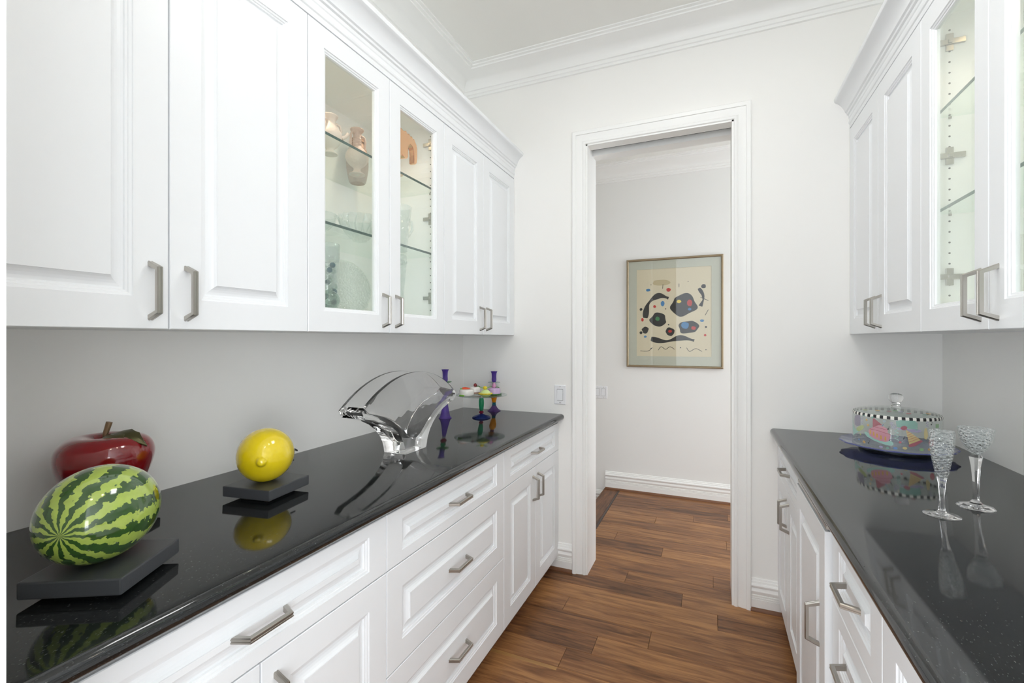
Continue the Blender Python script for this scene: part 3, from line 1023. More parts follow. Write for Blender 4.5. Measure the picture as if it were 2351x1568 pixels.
def slab(t, cx, cy, size, ang):
    b = MB()
    ca, sa = math.cos(ang), math.sin(ang)
    rot = lambda x, y, z: (cx + x * ca - y * sa, cy + x * sa + y * ca, z)
    h = size / 2
    z0 = ZTOP + 0.0125
    b.loops([[rot(x, y, z) for x, y in ((-h, -h), (h, -h), (h, h), (-h, h))] for z in (z0, z0 + 0.029)])
    o = b.build('plinth', 'black_slab', t, bevel=0.003)
    f = MB(); g = size * 0.30
    f.loops([[rot(x, y, z) for x, y in ((-g, -g), (g, -g), (g, g), (-g, g))] for z in (ZTOP + 0.004, z0)])
    f.build('plinth_foot', 'black_slab', t)
    for sx in (-1, 1):
        for sy in (-1, 1):
            px_, py_, _ = rot(sx * (g - 0.012), sy * (g - 0.012), 0)
            MB().lathe([(0, 0), (0.010, 0), (0.010, 0.0045), (0, 0.0045)], (px_, py_, ZTOP), 14).build('felt_pad', 'felt', t)
    return z0 + 0.029


def axis_obj(name, b, m, parent, c, d, smooth=179):
    """mesh whose local Z is turned to direction d, centred at c, under parent"""
    me = b.mesh(name, m, smooth)
    o = bpy.data.objects.new(name, me)
    o.rotation_euler = Vector(d).to_track_quat('Z', 'Y').to_euler()
    w = root_loc(parent)
    o.location = (c[0] - w[0], c[1] - w[1], c[2] - w[2])
    COL.objects.link(o); o.parent = parent
    return o


def leaf(base, tip, width, bend, up=Vector((0, 0, 1)), n=8):
    """a pointed, creased leaf blade with some thickness"""
    base, tip = Vector(base), Vector(tip)
    d = tip - base; L = d.length; d.normalize()
    side = d.cross(up).normalized(); nn = side.cross(d).normalized()
    top, bot = [], []
    vs = []
    for i in range(n + 1):
        t = i / n
        w = width * (math.sin(math.pi * t ** 0.75) * (1 + 0.12 * math.sin(t * 22)))
        c = base + d * L * t + nn * bend * math.sin(math.pi * t)
        vs.append([c - side * w + nn * -0.15 * width, c + nn * 0.0, c + side * w + nn * -0.15 * width])
    b = MB()
    V = []
    F = []
    for lift in (0.0012, -0.0012):
        for r in vs:
            for p in r: V.append(tuple(p + nn * lift))
    m_ = 3 * (n + 1)
    for i in range(n):
        for k in range(2):
            a = 3 * i + k
            F.append((a, a + 1, a + 4, a + 3)); F.append((m_ + a + 3, m_ + a + 4, m_ + a + 1, m_ + a))
        F.append((3 * i, 3 * i + 3, m_ + 3 * i + 3, m_ + 3 * i)); F.append((3 * i + 2, m_ + 3 * i + 2, m_ + 3 * i + 5, 3 * i + 5))
    b.add(V, F)
    return b


# watermelon
t = thing('watermelon_sculpture', (-1.031, 0.490, ZTOP), 'striped green ceramic watermelon on a black slab, frontmost of the fruit sculptures', 'sculpture')
zt = slab(t, -1.031, 0.490, 0.162, R(29))
b = MB(); rs, ls = 0.0855, 0.108
prof = []
for k in range(41):
    a = math.pi * k / 40
    prof.append((0 if k in (0, 40) else rs * math.sin(a), -ls * math.cos(a)))
b.lathe(prof, segs=64)
axis_obj('melon_body', b, 'melon_glaze', t, (-1.041, 0.487, zt + rs - 0.0005), (0.60, -0.80, 0.0))
MB().tube([(-1.100, 0.567, zt + 0.08), (-1.114, 0.584, zt + 0.078)], [0.005, 0.004]).build('stem', 'bronze_stem', t, smooth=60)

# apple
t = thing('apple_sculpture', (-1.338, 0.633, ZTOP), 'glossy red ceramic apple with bronze leaf, behind the watermelon', 'sculpture')
zt = slab(t, -1.338, 0.633, 0.155, R(27))
ap = [(0, 0.012), (0.012, 0.006), (0.030, 0.0), (0.046, 0.006), (0.060, 0.026), (0.074, 0.054), (0.086, 0.086), (0.0935, 0.114), (0.0945, 0.134), (0.089, 0.152), (0.077, 0.166), (0.060, 0.174), (0.042, 0.1745), (0.026, 0.168), (0.012, 0.158), (0.004, 0.152), (0, 0.151)]


def smooth_prof(p, n=4):
    out = []
    for i in range(len(p) - 1):
        p0, p1, p2, p3 = [Vector(p[max(0, min(len(p) - 1, j))]) for j in (i - 1, i, i + 1, i + 2)]
        for k in range(n):
            s_ = k / n
            q = 0.5 * ((2 * p1) + (p2 - p0) * s_ + (2 * p0 - 5 * p1 + 4 * p2 - p3) * s_ ** 2 + (3 * p1 - p0 - 3 * p2 + p3) * s_ ** 3)
            out.append((max(q.x, 0.0), q.y))
    out.append(p[-1])
    return out


MB().lathe([(r, z) for r, z in smooth_prof(ap)], (-1.338, 0.633, zt), 64, wob=lambda a, z: 1 + 0.035 * math.cos(5 * a + 0.6) * max(0, (z / 0.175)) ** 2).build('apple_body', 'red_ceramic', t, smooth=179)
MB().tube([(-1.338, 0.633, zt + 0.150), (-1.337, 0.634, zt + 0.178), (-1.333, 0.640, zt + 0.206)], [0.005, 0.0055, 0.0065]).build('stem', 'bronze_stem', t, smooth=50)
leaf((-1.330, 0.641, zt + 0.177), (-1.250, 0.676, zt + 0.150), 0.019, 0.018, up=Vector((0.40, -0.15, 0.9))).build('leaf', 'bronze_leaf', t, smooth=50)
leaf((-1.328, 0.634, zt + 0.177), (-1.250, 0.630, zt + 0.128), 0.019, 0.024, up=Vector((0.6, -0.3, 0.7))).build('leaf', 'bronze_leaf', t, smooth=50)

# lemon
t = thing('lemon_sculpture', (-1.175, 0.945, ZTOP), 'glossy yellow ceramic lemon on a black slab, beside the wall', 'sculpture')
zt = slab(t, -1.175, 0.945, 0.156, R(8))
lp = [(0, -0.100), (0.006, -0.099), (0.010, -0.094), (0.014, -0.087), (0.026, -0.080), (0.046, -0.064), (0.062, -0.040), (0.069, -0.012), (0.0695, 0.012), (0.064, 0.038), (0.050, 0.062), (0.030, 0.078), (0.012, 0.084), (0, 0.085)]
b = MB().lathe([(r * 1.075, z) for r, z in smooth_prof(lp)], segs=56)
axis_obj('lemon_body', b, 'yellow_ceramic', t, (-1.180, 0.943, zt + 0.0735), (-0.70, 0.71, 0.0))
leaf((-1.225, 1.008, zt + 0.085), (-1.176, 1.052, zt + 0.062), 0.016, 0.006).build('leaf', 'dark_metal', t, smooth=50)
leaf((-1.222, 1.012, zt + 0.075), (-1.190, 1.050, zt + 0.030), 0.014, 0.006).build('leaf', 'dark_metal', t, smooth=50)

# ------------------------------------------------------------------ crystal fan vase
VY, VX0, VX1 = 1.548, -1.190, -1.085
half = [(0.070, 0.0), (0.074, 0.020), (0.082, 0.044), (0.098, 0.070), (0.124, 0.098), (0.160, 0.124), (0.206, 0.146), (0.256, 0.162), (0.298, 0.172), (0.315, 0.197)]
inn = [(0.010, 0.052), (0.032, 0.062), (0.056, 0.080), (0.088, 0.108), (0.128, 0.136), (0.178, 0.160), (0.230, 0.177), (0.270, 0.187), (0.297, 0.207)]
R_ARC = (0.315 ** 2 + 0.119 ** 2) / (2 * 0.119)


def arc_z(y): return 0.316 - R_ARC + math.sqrt(max(R_ARC ** 2 - y * y, 0))


NT = 24
top = [(0.315 * (1 - 2 * i / NT), arc_z(0.315 * (1 - 2 * i / NT))) for i in range(NT + 1)]
outer = [(-y, z) for y, z in half[:-1]][::-1]
outer = [(y, z) for y, z in half[:-1]] + top + outer        # counter-clockwise seen from +X
itop = [(0.297 * (1 - 2 * i / NT), arc_z(0.297 * (1 - 2 * i / NT))) for i in range(NT + 1)]
cav = [(y, z) for y, z in inn[:-1]] + itop + [(-y, z) for y, z in inn[:-1]][::-1]
bm = bmesh.new()


def vv(x, y, z): return bm.verts.new((x, y, z))


ox = (VX1 - VX0) / 2
ixn = ox - 0.013
no, nc = len(outer), len(cav)
A = [vv(ox, y, z) for y, z in outer]; B = [vv(-ox, y, z) for y, z in outer]
C = [vv(ixn, y, z) for y, z in cav]; D = [vv(-ixn, y, z) for y, z in cav]
nh, ni = len(half) - 1, len(inn) - 1
bm.faces.new(A); bm.faces.new(B[::-1])
bm.faces.new(C[::-1]); bm.faces.new(D)
for i in range(no):
    j = (i + 1) % no
    if nh <= i < nh + NT: continue                      # top stays open
    bm.faces.new((A[j], A[i], B[i], B[j]))
for i in range(nc):
    j = (i + 1) % nc
    if ni <= i < ni + NT: continue
    bm.faces.new((C[i], C[j], D[j], D[i]))
for i in range(NT):                                     # rims
    bm.faces.new((A[nh + i], A[nh + i + 1], C[ni + i + 1], C[ni + i]))
    bm.faces.new((B[nh + i + 1], B[nh + i], D[ni + i], D[ni + i + 1]))
for q, w_ in ((nh, ni), (nh + NT, ni + NT)):            # end rims
    bm.faces.new((A[q], C[w_], D[w_], B[q]))
bmesh.ops.recalc_face_normals(bm, faces=bm.faces[:])
bm.normal_update()
sharp = [e for e in bm.edges if len(e.link_faces) == 2 and e.calc_face_angle(0) > R(50)]
bmesh.ops.bevel(bm, geom=sharp, offset=0.0035, segments=2, affect='EDGES', profile=0.6)
bmesh.ops.triangulate(bm, faces=[f for f in bm.faces if len(f.verts) > 4])
me = bpy.data.meshes.new('fan_vase'); bm.to_mesh(me); bm.free()
for p in me.polygons: p.use_smooth = abs(p.normal.x) < 0.6
me.set_sharp_from_angle(angle=R(22))
me.materials.append(MATS['vase_crystal'])
vo = bpy.data.objects.new('fan_vase', me); vo.location = ((VX0 + VX1) / 2, VY, ZTOP + 0.0004)
COL.objects.link(vo)
tag(vo, 'large clear crystal fan-shaped vase on the left counter', 'vase')


# ------------------------------------------------------------------ candlesticks, cake stand and pastries
def lathe_part(t, name, m, prof, c, segs=36, smooth=50, wob=None, closed=False):
    return MB().lathe(prof, c, segs, closed=closed, wob=wob).build(name, m, t, smooth=smooth)


def cup(t, c, z0, m, h=0.062, r0=0.014, r1=0.021):
    pr = [(0, 0), (0.008, 0), (0.012, 0.004), (r0 + 0.001, 0.016), (r0, 0.034), (r0 + 0.002, h - 0.010), (r1, h), (r1 - 0.002, h + 0.0005), (r0 - 0.001, h - 0.010), (r0 - 0.003, 0.034), (r0 - 0.003, 0.018), (0, 0.012)]
    return lathe_part(t, 'candle_cup', m, [(r, z0 + z) for r, z in smooth_prof(pr, 3)], c)


c = (-1.385, 2.250, ZTOP)
t = thing('candlestick', c, 'purple glass candlestick with tall cone foot and green drip plate, behind the vase', 'candlestick', 'glass candlesticks')
lathe_part(t, 'foot', 'purple_glass', smooth_prof([(0, 0), (0.034, 0.0), (0.035, 0.004), (0.030, 0.010), (0.024, 0.030), (0.018, 0.062), (0.013, 0.098), (0.009, 0.122), (0.0, 0.124)], 3), c)
lathe_part(t, 'neck', 'stand_glass', smooth_prof([(0, 0.122), (0.008, 0.122), (0.010, 0.130), (0.007, 0.136), (0, 0.136)], 3), c)
MB().ball((c[0], c[1], c[2] + 0.152), 0.017, sc=(1.1, 1.1, 0.95)).build('bead', 'red_glass', t, smooth=179)
lathe_part(t, 'stem_disc', 'green_glass', smooth_prof([(0, 0.166), (0.012, 0.166), (0.016, 0.182), (0.008, 0.194), (0, 0.194)], 3), c)
lathe_part(t, 'drip_plate', 'pale_green_glass', [(0, 0.196), (0.012, 0.196), (0.036, 0.204), (0.0365, 0.2065), (0.012, 0.2), (0, 0.2)], c)
cup(t, c, 0.203, 'purple_glass', 0.070)
c = (-1.248, 2.600, ZTOP)
t = thing('candlestick', c, 'purple glass candlestick with amber stem behind the glass cake stand', 'candlestick', 'glass candlesticks')
lathe_part(t, 'foot', 'violet_glass', smooth_prof([(0, 0), (0.038, 0.0), (0.040, 0.003), (0.030, 0.010), (0.019, 0.022), (0.012, 0.034), (0, 0.035)], 3), c)
lathe_part(t, 'ring', 'teal_glass', smooth_prof([(0, 0.034), (0.011, 0.034), (0.013, 0.040), (0.009, 0.044), (0.013, 0.048), (0.010, 0.053), (0, 0.053)], 3), c)
lathe_part(t, 'stem', 'amber_glass', smooth_prof([(0, 0.052), (0.009, 0.052), (0.013, 0.062), (0.019, 0.088), (0.022, 0.112), (0.018, 0.132), (0.008, 0.144), (0, 0.145)], 3), c)
lathe_part(t, 'collar', 'blue_glass', smooth_prof([(0, 0.144), (0.010, 0.145), (0.014, 0.152), (0.010, 0.160), (0.012, 0.168), (0, 0.172)], 3), c)
lathe_part(t, 'drip_plate', 'stand_glass', [(0, 0.172), (0.012, 0.172), (0.038, 0.176), (0.0385, 0.179), (0.012, 0.1755), (0, 0.1755)], c)
cup(t, c, 0.178, 'purple_glass', 0.066)

CSX, CSY = -1.205, 2.345
c = (CSX, CSY, ZTOP)
t = thing('cake_stand', c, 'clear glass cake stand with green stem and blue foot holding small pastries', 'cake stand')
lathe_part(t, 'foot', 'blue_glass', smooth_prof([(0, 0), (0.048, 0.0), (0.051, 0.004), (0.046, 0.009), (0.026, 0.016), (0.010, 0.022), (0, 0.023)], 3), c)
MB().ball((CSX, CSY, ZTOP + 0.032), 0.0125, sc=(1.05, 1.05, 0.8)).build('bead', 'red_glass', t, smooth=179)
lathe_part(t, 'stem', 'green_glass', smooth_prof([(0, 0.041), (0.010, 0.042), (0.013, 0.060), (0.015, 0.080), (0.0145, 0.098), (0.011, 0.114), (0.012, 0.120), (0, 0.121)], 3), c)
PLZ = 0.121
lathe_part(t, 'plate', 'stand_glass', smooth_prof([(0, PLZ), (0.05, PLZ), (0.11, PLZ + 0.003), (0.143, PLZ + 0.008), (0.1445, PLZ + 0.0095), (0.142, PLZ + 0.0115), (0.11, PLZ + 0.0075), (0.05, PLZ + 0.005), (0, PLZ + 0.005)], 3), c, 56)
zp = ZTOP + PLZ + 0.0052


def at(u, v, z):
    """plan position of a photo point that lies at height z"""
    cy, sy = math.cos(R(YAW)), math.sin(R(YAW))
    dep = (z - CAM_Z) * F_PX / (HORIZON - v)
    rgt = (u - W_PX / 2) / F_PX * dep
    return (-sy * dep + cy * rgt, cy * dep + sy * rgt)


# white roll cake with a carrot
x, y = CSX - 0.070, CSY - 0.045
t = thing('pastry_ornament', (x, y, zp), 'white iced cake ornament with a carrot on top, left on the cake stand', 'ornament', 'pastries on the cake stand')
lathe_part(t, 'cake', 'icing_white', smooth_prof([(0, 0.001), (0.034, 0.001), (0.040, 0.006), (0.042, 0.020), (0.041, 0.032), (0.034, 0.037), (0, 0.038)], 3), (x, y, zp), 32)
MB().tube([(x - 0.020, y - 0.012, zp + 0.041), (x - 0.004, y - 0.006, zp + 0.043), (x + 0.018, y + 0.004, zp + 0.042)], [0.0065, 0.0060, 0.003]).build('carrot', 'carrot', t, smooth=60)
for i in range(3):
    MB().ball((x - 0.026 + 0.004 * i, y - 0.018 + 0.005 * i, zp + 0.039), 0.0045).build('carrot_top', 'leaf_green', t, smooth=179)
for i in range(5):
    a = 4.2 + i * 0.16
    MB().ball((x + 0.042 * math.cos(a) - 0.002, y + 0.042 * math.sin(a), zp + 0.004), 0.0052, 10, 6).build('icing_leaf', 'leaf_green', t, smooth=179)
# white cake with a berry behind it
x2, y2 = CSX - 0.064, CSY + 0.040
t = thing('pastry_ornament', (x2, y2, zp), 'small white cake ornament topped with a dark red cherry, behind the carrot cake', 'ornament', 'pastries on the cake stand')
lathe_part(t, 'cake', 'icing_white', smooth_prof([(0, 0.001), (0.030, 0.001), (0.034, 0.008), (0.033, 0.034), (0.028, 0.042), (0, 0.044)], 3), (x2, y2, zp), 28)
lathe_part(t, 'swirl_band', 'brown_swirl', [(0.0345, 0.006), (0.0355, 0.010), (0.0350, 0.014), (0.0340, 0.010)], (x2, y2, zp), 28, closed=True)
MB().ball((x2 + 0.006, y2 - 0.004, zp + 0.053), 0.0105).build('cherry', 'cherry', t, smooth=179)
leaf((x2 + 0.010, y2 - 0.004, zp + 0.045), (x2 + 0.032, y2 + 0.004, zp + 0.046), 0.008, 0.004).build('leaf', 'dark_leaf', t, smooth=60)
# lime tart
x, y = CSX + 0.052, CSY - 0.052
t = thing('pastry_ornament', (x, y, zp), 'lime tart ornament with wavy yellow crust, front right on the cake stand', 'ornament', 'pastries on the cake stand')
lathe_part(t, 'tart_base', 'lime_icing', smooth_prof([(0, 0.001), (0.016, 0.001), (0.026, 0.008), (0.034, 0.018), (0, 0.020)], 3), (x, y, zp), 32)
lathe_part(t, 'crust', 'yellow_crust', [(0.030, 0.015), (0.037, 0.016), (0.039, 0.020), (0.035, 0.023), (0.029, 0.021)], (x, y, zp), 72, closed=True, wob=lambda a, z: 1 + 0.045 * math.sin(12 * a))
lathe_part(t, 'filling', 'lime_icing', smooth_prof([(0, 0.018), (0.031, 0.020), (0.024, 0.031), (0.012, 0.040), (0, 0.042)], 3), (x, y, zp), 32)
MB().ball((x - 0.004, y + 0.002, zp + 0.050), 0.0110, sc=(1.1, 1, 0.9)).build('lemon_slice', 'yellow_crust', t, smooth=179)
leaf((x - 0.010, y, zp + 0.046), (x - 0.034, y - 0.010, zp + 0.054), 0.007, 0.003).build('leaf', 'leaf_green', t, smooth=60)
leaf((x + 0.006, y, zp + 0.046), (x + 0.026, y + 0.012, zp + 0.056), 0.007, 0.003).build('leaf', 'leaf_green', t, smooth=60)
# lilac cake
x, y = CSX + 0.052, CSY + 0.058
t = thing('pastry_ornament', (x, y, zp), 'lilac iced cake ornament with a pink rosebud, back right on the cake stand', 'ornament', 'pastries on the cake stand')
lathe_part(t, 'cake', 'lilac_icing', smooth_prof([(0, 0.004), (0.032, 0.004), (0.036, 0.012), (0.035, 0.034), (0.028, 0.040), (0, 0.041)], 3), (x, y, zp), 28)
lathe_part(t, 'leaf_ring', 'dark_leaf', [(0.030, 0.0005), (0.040, 0.002), (0.042, 0.007), (0.034, 0.009)], (x, y, zp), 48, closed=True, wob=lambda a, z: 1 + 0.04 * math.sin(14 * a))
lathe_part(t, 'rosebud', 'pink_flower', smooth_prof([(0, 0.040), (0.009, 0.041), (0.012, 0.050), (0.009, 0.060), (0.004, 0.068), (0, 0.070)], 3), (x, y, zp), 14, wob=lambda a, z: 1 + 0.12 * math.sin(5 * a + z * 160))
leaf((x + 0.006, y, zp + 0.042), (x + 0.030, y + 0.006, zp + 0.042), 0.008, 0.004).build('leaf', 'dark_leaf', t, smooth=60)
leaf((x - 0.006, y, zp + 0.042), (x - 0.028, y - 0.008, zp + 0.044), 0.007, 0.004).build('leaf', 'dark_leaf', t, smooth=60)

# ------------------------------------------------------------------ painted cake dome on its plate
DX, DY, DR = 0.667, 2.304, 0.139
t = thing('cake_plate', (DX, DY, ZTOP), 'scalloped blue glass cake plate under the painted dome', 'plate')
PR = 0.183
lathe_part(t, 'plate', 'plate_blue', smooth_prof([(0, 0.012), (0.080, 0.012), (0.120, 0.018), (0.160, 0.024), (PR, 0.028), (PR + 0.001, 0.030), (PR - 0.002, 0.0325), (0.160, 0.029), (0.120, 0.0235), (0.080, 0.018), (0, 0.018)], 3), (DX, DY, ZTOP), 120,
           wob=lambda a, z: 1 + (0.014 * math.sin(15 * a) if z > 0.0275 else (0.006 * math.sin(15 * a) if z > 0.024 else 0)))
lathe_part(t, 'plate_foot', 'stand_glass', [(0.060, 0), (0.118, 0), (0.122, 0.004), (0.122, 0.0125), (0.116, 0.0165), (0.110, 0.011), (0.060, 0.011)], (DX, DY, ZTOP), 64, closed=True)
ring = [(PR - 0.0005, 0.0285), (PR + 0.0012, 0.030), (PR - 0.0015, 0.0329), (PR - 0.004, 0.0318)]
mat('rim_blue', (44, 60, 150), 0.2)
lathe_part(t, 'blue_rim', 'rim_blue', ring, (DX, DY, ZTOP), 120, closed=True, wob=lambda a, z: 1.002 + 0.014 * math.sin(15 * a))

Z0D, HD = 0.0283, 0.124
t = thing('cake_dome', (DX, DY, ZTOP + Z0D), 'clear glass cake dome painted with cakes and party hats, checkered rim and knob', 'cake dome')
zb = ZTOP + Z0D
lathe_part(t, 'dome', 'dome_glass', [(DR - 0.003, 0), (DR, 0), (DR, HD - 0.004), (DR - 0.003, HD + 0.001)] + [(DR * math.cos(a) * 0.985, HD + 0.024 * math.sin(a)) for a in (0.25, 0.5, 0.75, 1.0, 1.25, 1.42)] + [(0, HD + 0.024)] + [(0, HD + 0.021)] +
           [(DR * math.cos(a) * 0.965, HD - 0.003 + 0.024 * math.sin(a)) for a in (1.42, 1.25, 1.0, 0.75, 0.5, 0.25)] + [(DR - 0.003, HD - 0.004)], (DX, DY, zb), 96, smooth=60)
lathe_part(t, 'knob', 'crystal', smooth_prof([(0, HD + 0.0242), (0.014, HD + 0.0242), (0.015, HD + 0.030), (0.0125, HD + 0.034), (0.0135, HD + 0.040), (0.021, HD + 0.050), (0.0240, HD + 0.062), (0.020, HD + 0.073), (0.010, HD + 0.0785), (0, HD + 0.079)], 3), (DX, DY, zb), 40, smooth=179)
# checkered rim: painted squares
b = MB(); NQ = 80
for i in range(NQ):
    b.cur = i % 2
    a0, a1 = 2 * math.pi * i / NQ, 2 * math.pi * (i + 1) / NQ
    q = []
    for (r, z) in ((DR + 0.0006, HD - 0.0095), (DR + 0.0006, HD - 0.0030), (DR - 0.0015, HD + 0.0022)):
        q.append([(DX + r * math.cos(a), DY + r * math.sin(a), zb + z) for a in (a0, a1)])
    b.add([q[0][0], q[0][1], q[1][1], q[1][0], q[2][1], q[2][0]], [(0, 1, 2, 3), (3, 2, 4, 5)])
b.build('checkered_rim', ['p_black', 'p_white'], t)
A_CAM = math.atan2(-DY, -DX)     # direction of the dome that faces the camera


def decal(name, pts, m, k=0, par=None, lid=False):
    """painted shape on the dome wall; pts (s, h) in metres: s to the right seen from the camera, h up"""
    bm = bmesh.new()
    f = bm.faces.new([bm.verts.new((p[0], p[1], 0)) for p in pts])
    bmesh.ops.triangulate(bm, faces=bm.faces[:])
    bmesh.ops.subdivide_edges(bm, edges=[e for e in bm.edges if e.calc_length() > 0.012], cuts=3, use_grid_fill=True)
    w = t.location
    r = DR + 0.0008 + 0.0004 * k
    for v in bm.verts:
        a = A_CAM + v.co.x / DR
        h = v.co.y
        v.co = (DX + r * math.cos(a) - w[0], DY + r * math.sin(a) - w[1], zb + h - w[2])
    me = bpy.data.meshes.new(name); bm.to_mesh(me); bm.free()
    me.materials.append(MATS[m])
    o = bpy.data.objects.new(name, me); COL.objects.link(o)
    o.parent = par or t
    return o


def ell(cx, cy, rx, ry, n=22, rot=0.0):
    return [(cx + rx * math.cos(a) * math.cos(rot) - ry * math.sin(a) * math.sin(rot), cy + rx * math.cos(a) * math.sin(rot) + ry * math.sin(a) * math.cos(rot)) for a in [2 * math.pi * i / n for i in range(n)]]


def star(cx, cy, r, n=5, rot=0.3):
    return [(cx + (r if i % 2 == 0 else r * 0.42) * math.cos(math.pi * i / n + rot), cy + (r if i % 2 == 0 else r * 0.42) * math.sin(math.pi * i / n + rot)) for i in range(2 * n)]


def line2(pts, w):
    L, Q = [], []
    P = [Vector(p) for p in pts]
    for i, q in enumerate(P):
        d = (P[min(i + 1, len(P) - 1)] - P[max(i - 1, 0)]).normalized()
        L.append(q + Vector((-d.y, d.x)) * w); Q.append(q - Vector((-d.y, d.x)) * w)
    return [tuple(p) for p in L + Q[::-1]]


def tilt(pts, c, a):
    return [(c[0] + (x - c[0]) * math.cos(a) - (y - c[1]) * math.sin(a), c[1] + (x - c[0]) * math.sin(a) + (y - c[1]) * math.cos(a)) for x, y in pts]


decal('painted_cake_plate', [(-0.1048, 0.0518), (-0.0978, 0.0544), (-0.0824, 0.0493), (-0.0571, 0.0382), (-0.0344, 0.0322), (-0.0131, 0.0335), (-0.0062, 0.0268), (-0.007, 0.0188), (-0.0166, 0.0157), (-0.0308, 0.017), (-0.0494, 0.0215), (-0.0693, 0.0266), (-0.0917, 0.0358), (-0.1017, 0.0443)], 'p_aqua')
decal('painted_cake', [(-0.0874, 0.0599), (-0.0824, 0.0701), (-0.0693, 0.0782), (-0.0571, 0.0769), (-0.0399, 0.0708), (-0.0236, 0.0643), (-0.0149, 0.0567), (-0.0157, 0.0454), (-0.0219, 0.031), (-0.0308, 0.0272), (-0.0494, 0.0294), (-0.0652, 0.0332), (-0.0824, 0.0424)], 'p_pink', 1)
decal('painted_cake_top', [(-0.0621, 0.0806), (-0.0532, 0.0879), (-0.0399, 0.0866), (-0.0272, 0.0807), (-0.0219, 0.0758), (-0.0236, 0.0643), (-0.0399, 0.0674), (-0.0571, 0.0735), (-0.0662, 0.0753)], 'p_pink', 2)
for x, y in ((-0.079, 0.0569), (-0.0673, 0.0522), (-0.0562, 0.0475), (-0.0437, 0.0429), (-0.0299, 0.0408)):
    decal('painted_icing', [(x - 0.003, y - 0.007), (x + 0.003, y - 0.008), (x + 0.002, y + 0.007), (x - 0.002, y + 0.008)], 'p_gold', 3)
decal('painted_line', line2([(-0.0824, 0.0689), (-0.0494, 0.0662), (-0.0157, 0.0577)], 0.0007), 'p_rose', 3)
decal('painted_line', line2([(-0.0621, 0.0795), (-0.0399, 0.0764), (-0.0236, 0.0733)], 0.0007), 'p_rose', 3)
decal('painted_hat', [(-0.0715, 0.1112), (-0.0662, 0.112), (-0.0381, 0.0891), (-0.0532, 0.0879), (-0.0632, 0.0805), (-0.0715, 0.0733)], 'p_rose', 0)
decal('painted_candle', line2([(-0.040, 0.085), (-0.036, 0.094)], 0.0010), 'p_blue', 3)
decal('painted_green_cake', [(0.0007, 0.11), (0.0127, 0.1159), (0.035, 0.1156), (0.0562, 0.1158), (0.0645, 0.1063), (0.0636, 0.0887), (0.0526, 0.0849), (0.0212, 0.0868), (0.0024, 0.0902)], 'p_teal', 1)
decal('painted_dish', [(0.0024, 0.0836), (0.0178, 0.0875), (0.0385, 0.0839), (0.0599, 0.0864), (0.075, 0.0826), (0.077, 0.0772), (0.0655, 0.0724), (0.0473, 0.0736), (0.0212, 0.079), (0.0058, 0.0795)], 'p_lilac', 0)
decal('painted_pompom', [(0.0127, 0.0848), (0.0178, 0.093), (0.0263, 0.0961), (0.0332, 0.0912), (0.0315, 0.0822), (0.0212, 0.0779)], 'p_rose', 2)
decal('painted_hat', [(0.0281, 0.083), (0.074, 0.0465), (0.0385, 0.0278)], 'p_yellow', 3)
decal('painted_hat_band', [(0.0385, 0.0278), (0.074, 0.0465), (0.082, 0.0424), (0.0562, 0.0227), (0.0402, 0.0181), (0.0358, 0.0232)], 'p_rose', 2)
for i in range(5):
    f = 0.25 + 0.15 * i
    decal('painted_stripe', line2([(0.0281 + 0.0104 * f, 0.083 - 0.0552 * f), (0.0281 + 0.0459 * f, 0.083 - 0.0365 * f)], 0.0006), 'p_red', 4)
decal('painted_cone', [(-0.1952, 0.0954), (-0.1779, 0.0689), (-0.1559, 0.0536), (-0.1246, 0.0525), (-0.174, 0.0247), (-0.1845, 0.0434)], 'p_aqua', 0)
decal('painted_slice', [(-0.1467, 0.0601), (-0.1279, 0.072), (-0.1097, 0.0778), (-0.1043, 0.0718), (-0.1125, 0.0596), (-0.1313, 0.0488), (-0.1467, 0.0506)], 'p_lime', 1)
decal('painted_cupcake', [(-0.1585, 0.106), (-0.1425, 0.1148), (-0.1263, 0.1139), (-0.1215, 0.1027), (-0.123, 0.0741), (-0.1425, 0.0669), (-0.1612, 0.0718), (-0.1641, 0.0906)], 'p_mauve', 1)
decal('painted_horn', [(0.0871, 0.0894), (0.0955, 0.0895), (0.1, 0.0611), (0.0934, 0.048), (0.086, 0.0523), (0.085, 0.0719)], 'p_yellow', 0)
decal('painted_horn', ell(0.112, 0.036, 0.010, 0.014), 'p_red', 0)
decal('painted_gift', [(0.132, 0.090), (0.150, 0.090), (0.150, 0.104), (0.132, 0.104)], 'p_green', 0)
for (x, y, r, m_) in ((-0.0941, 0.1016, 0.0062, 'p_gold'), (-0.0881, 0.0818, 0.0068, 'p_gold'), (-0.0715, 0.1149, 0.0066, 'p_teal'), (-0.1043, 0.1165, 0.0050, 'p_teal'), (-0.1043, 0.0132, 0.0085, 'p_gold'), (-0.1296, 0.017, 0.0060, 'p_blue'),
                      (-0.1215, 0.039, 0.0060, 'p_lime'), (0.0127, 0.0327, 0.0060, 'p_red'), (0.0599, 0.0842, 0.0060, 'p_teal')):
    decal('painted_star', star(x, y, r, rot=x * 40), m_, 3)
for (x, y) in ((0.0238, 0.0506), (-0.0201, 0.0817), (-0.0847, 0.0165), (0.1129, 0.1067), (-0.1405, 0.0279)):
    decal('painted_note', ell(x - 0.002, y - 0.004, 0.0026, 0.0020, 10), 'p_black', 3)
    decal('painted_note_stem', line2([(x, y - 0.004), (x + 0.001, y + 0.006), (x + 0.005, y + 0.0045)], 0.0007), 'p_black', 3)


def spiral(cx, cy, r, turns, n=26):
    return [(cx + r * (i / n) * math.cos(2 * math.pi * turns * i / n), cy + r * (i / n) * math.sin(2 * math.pi * turns * i / n)) for i in range(n + 1)]


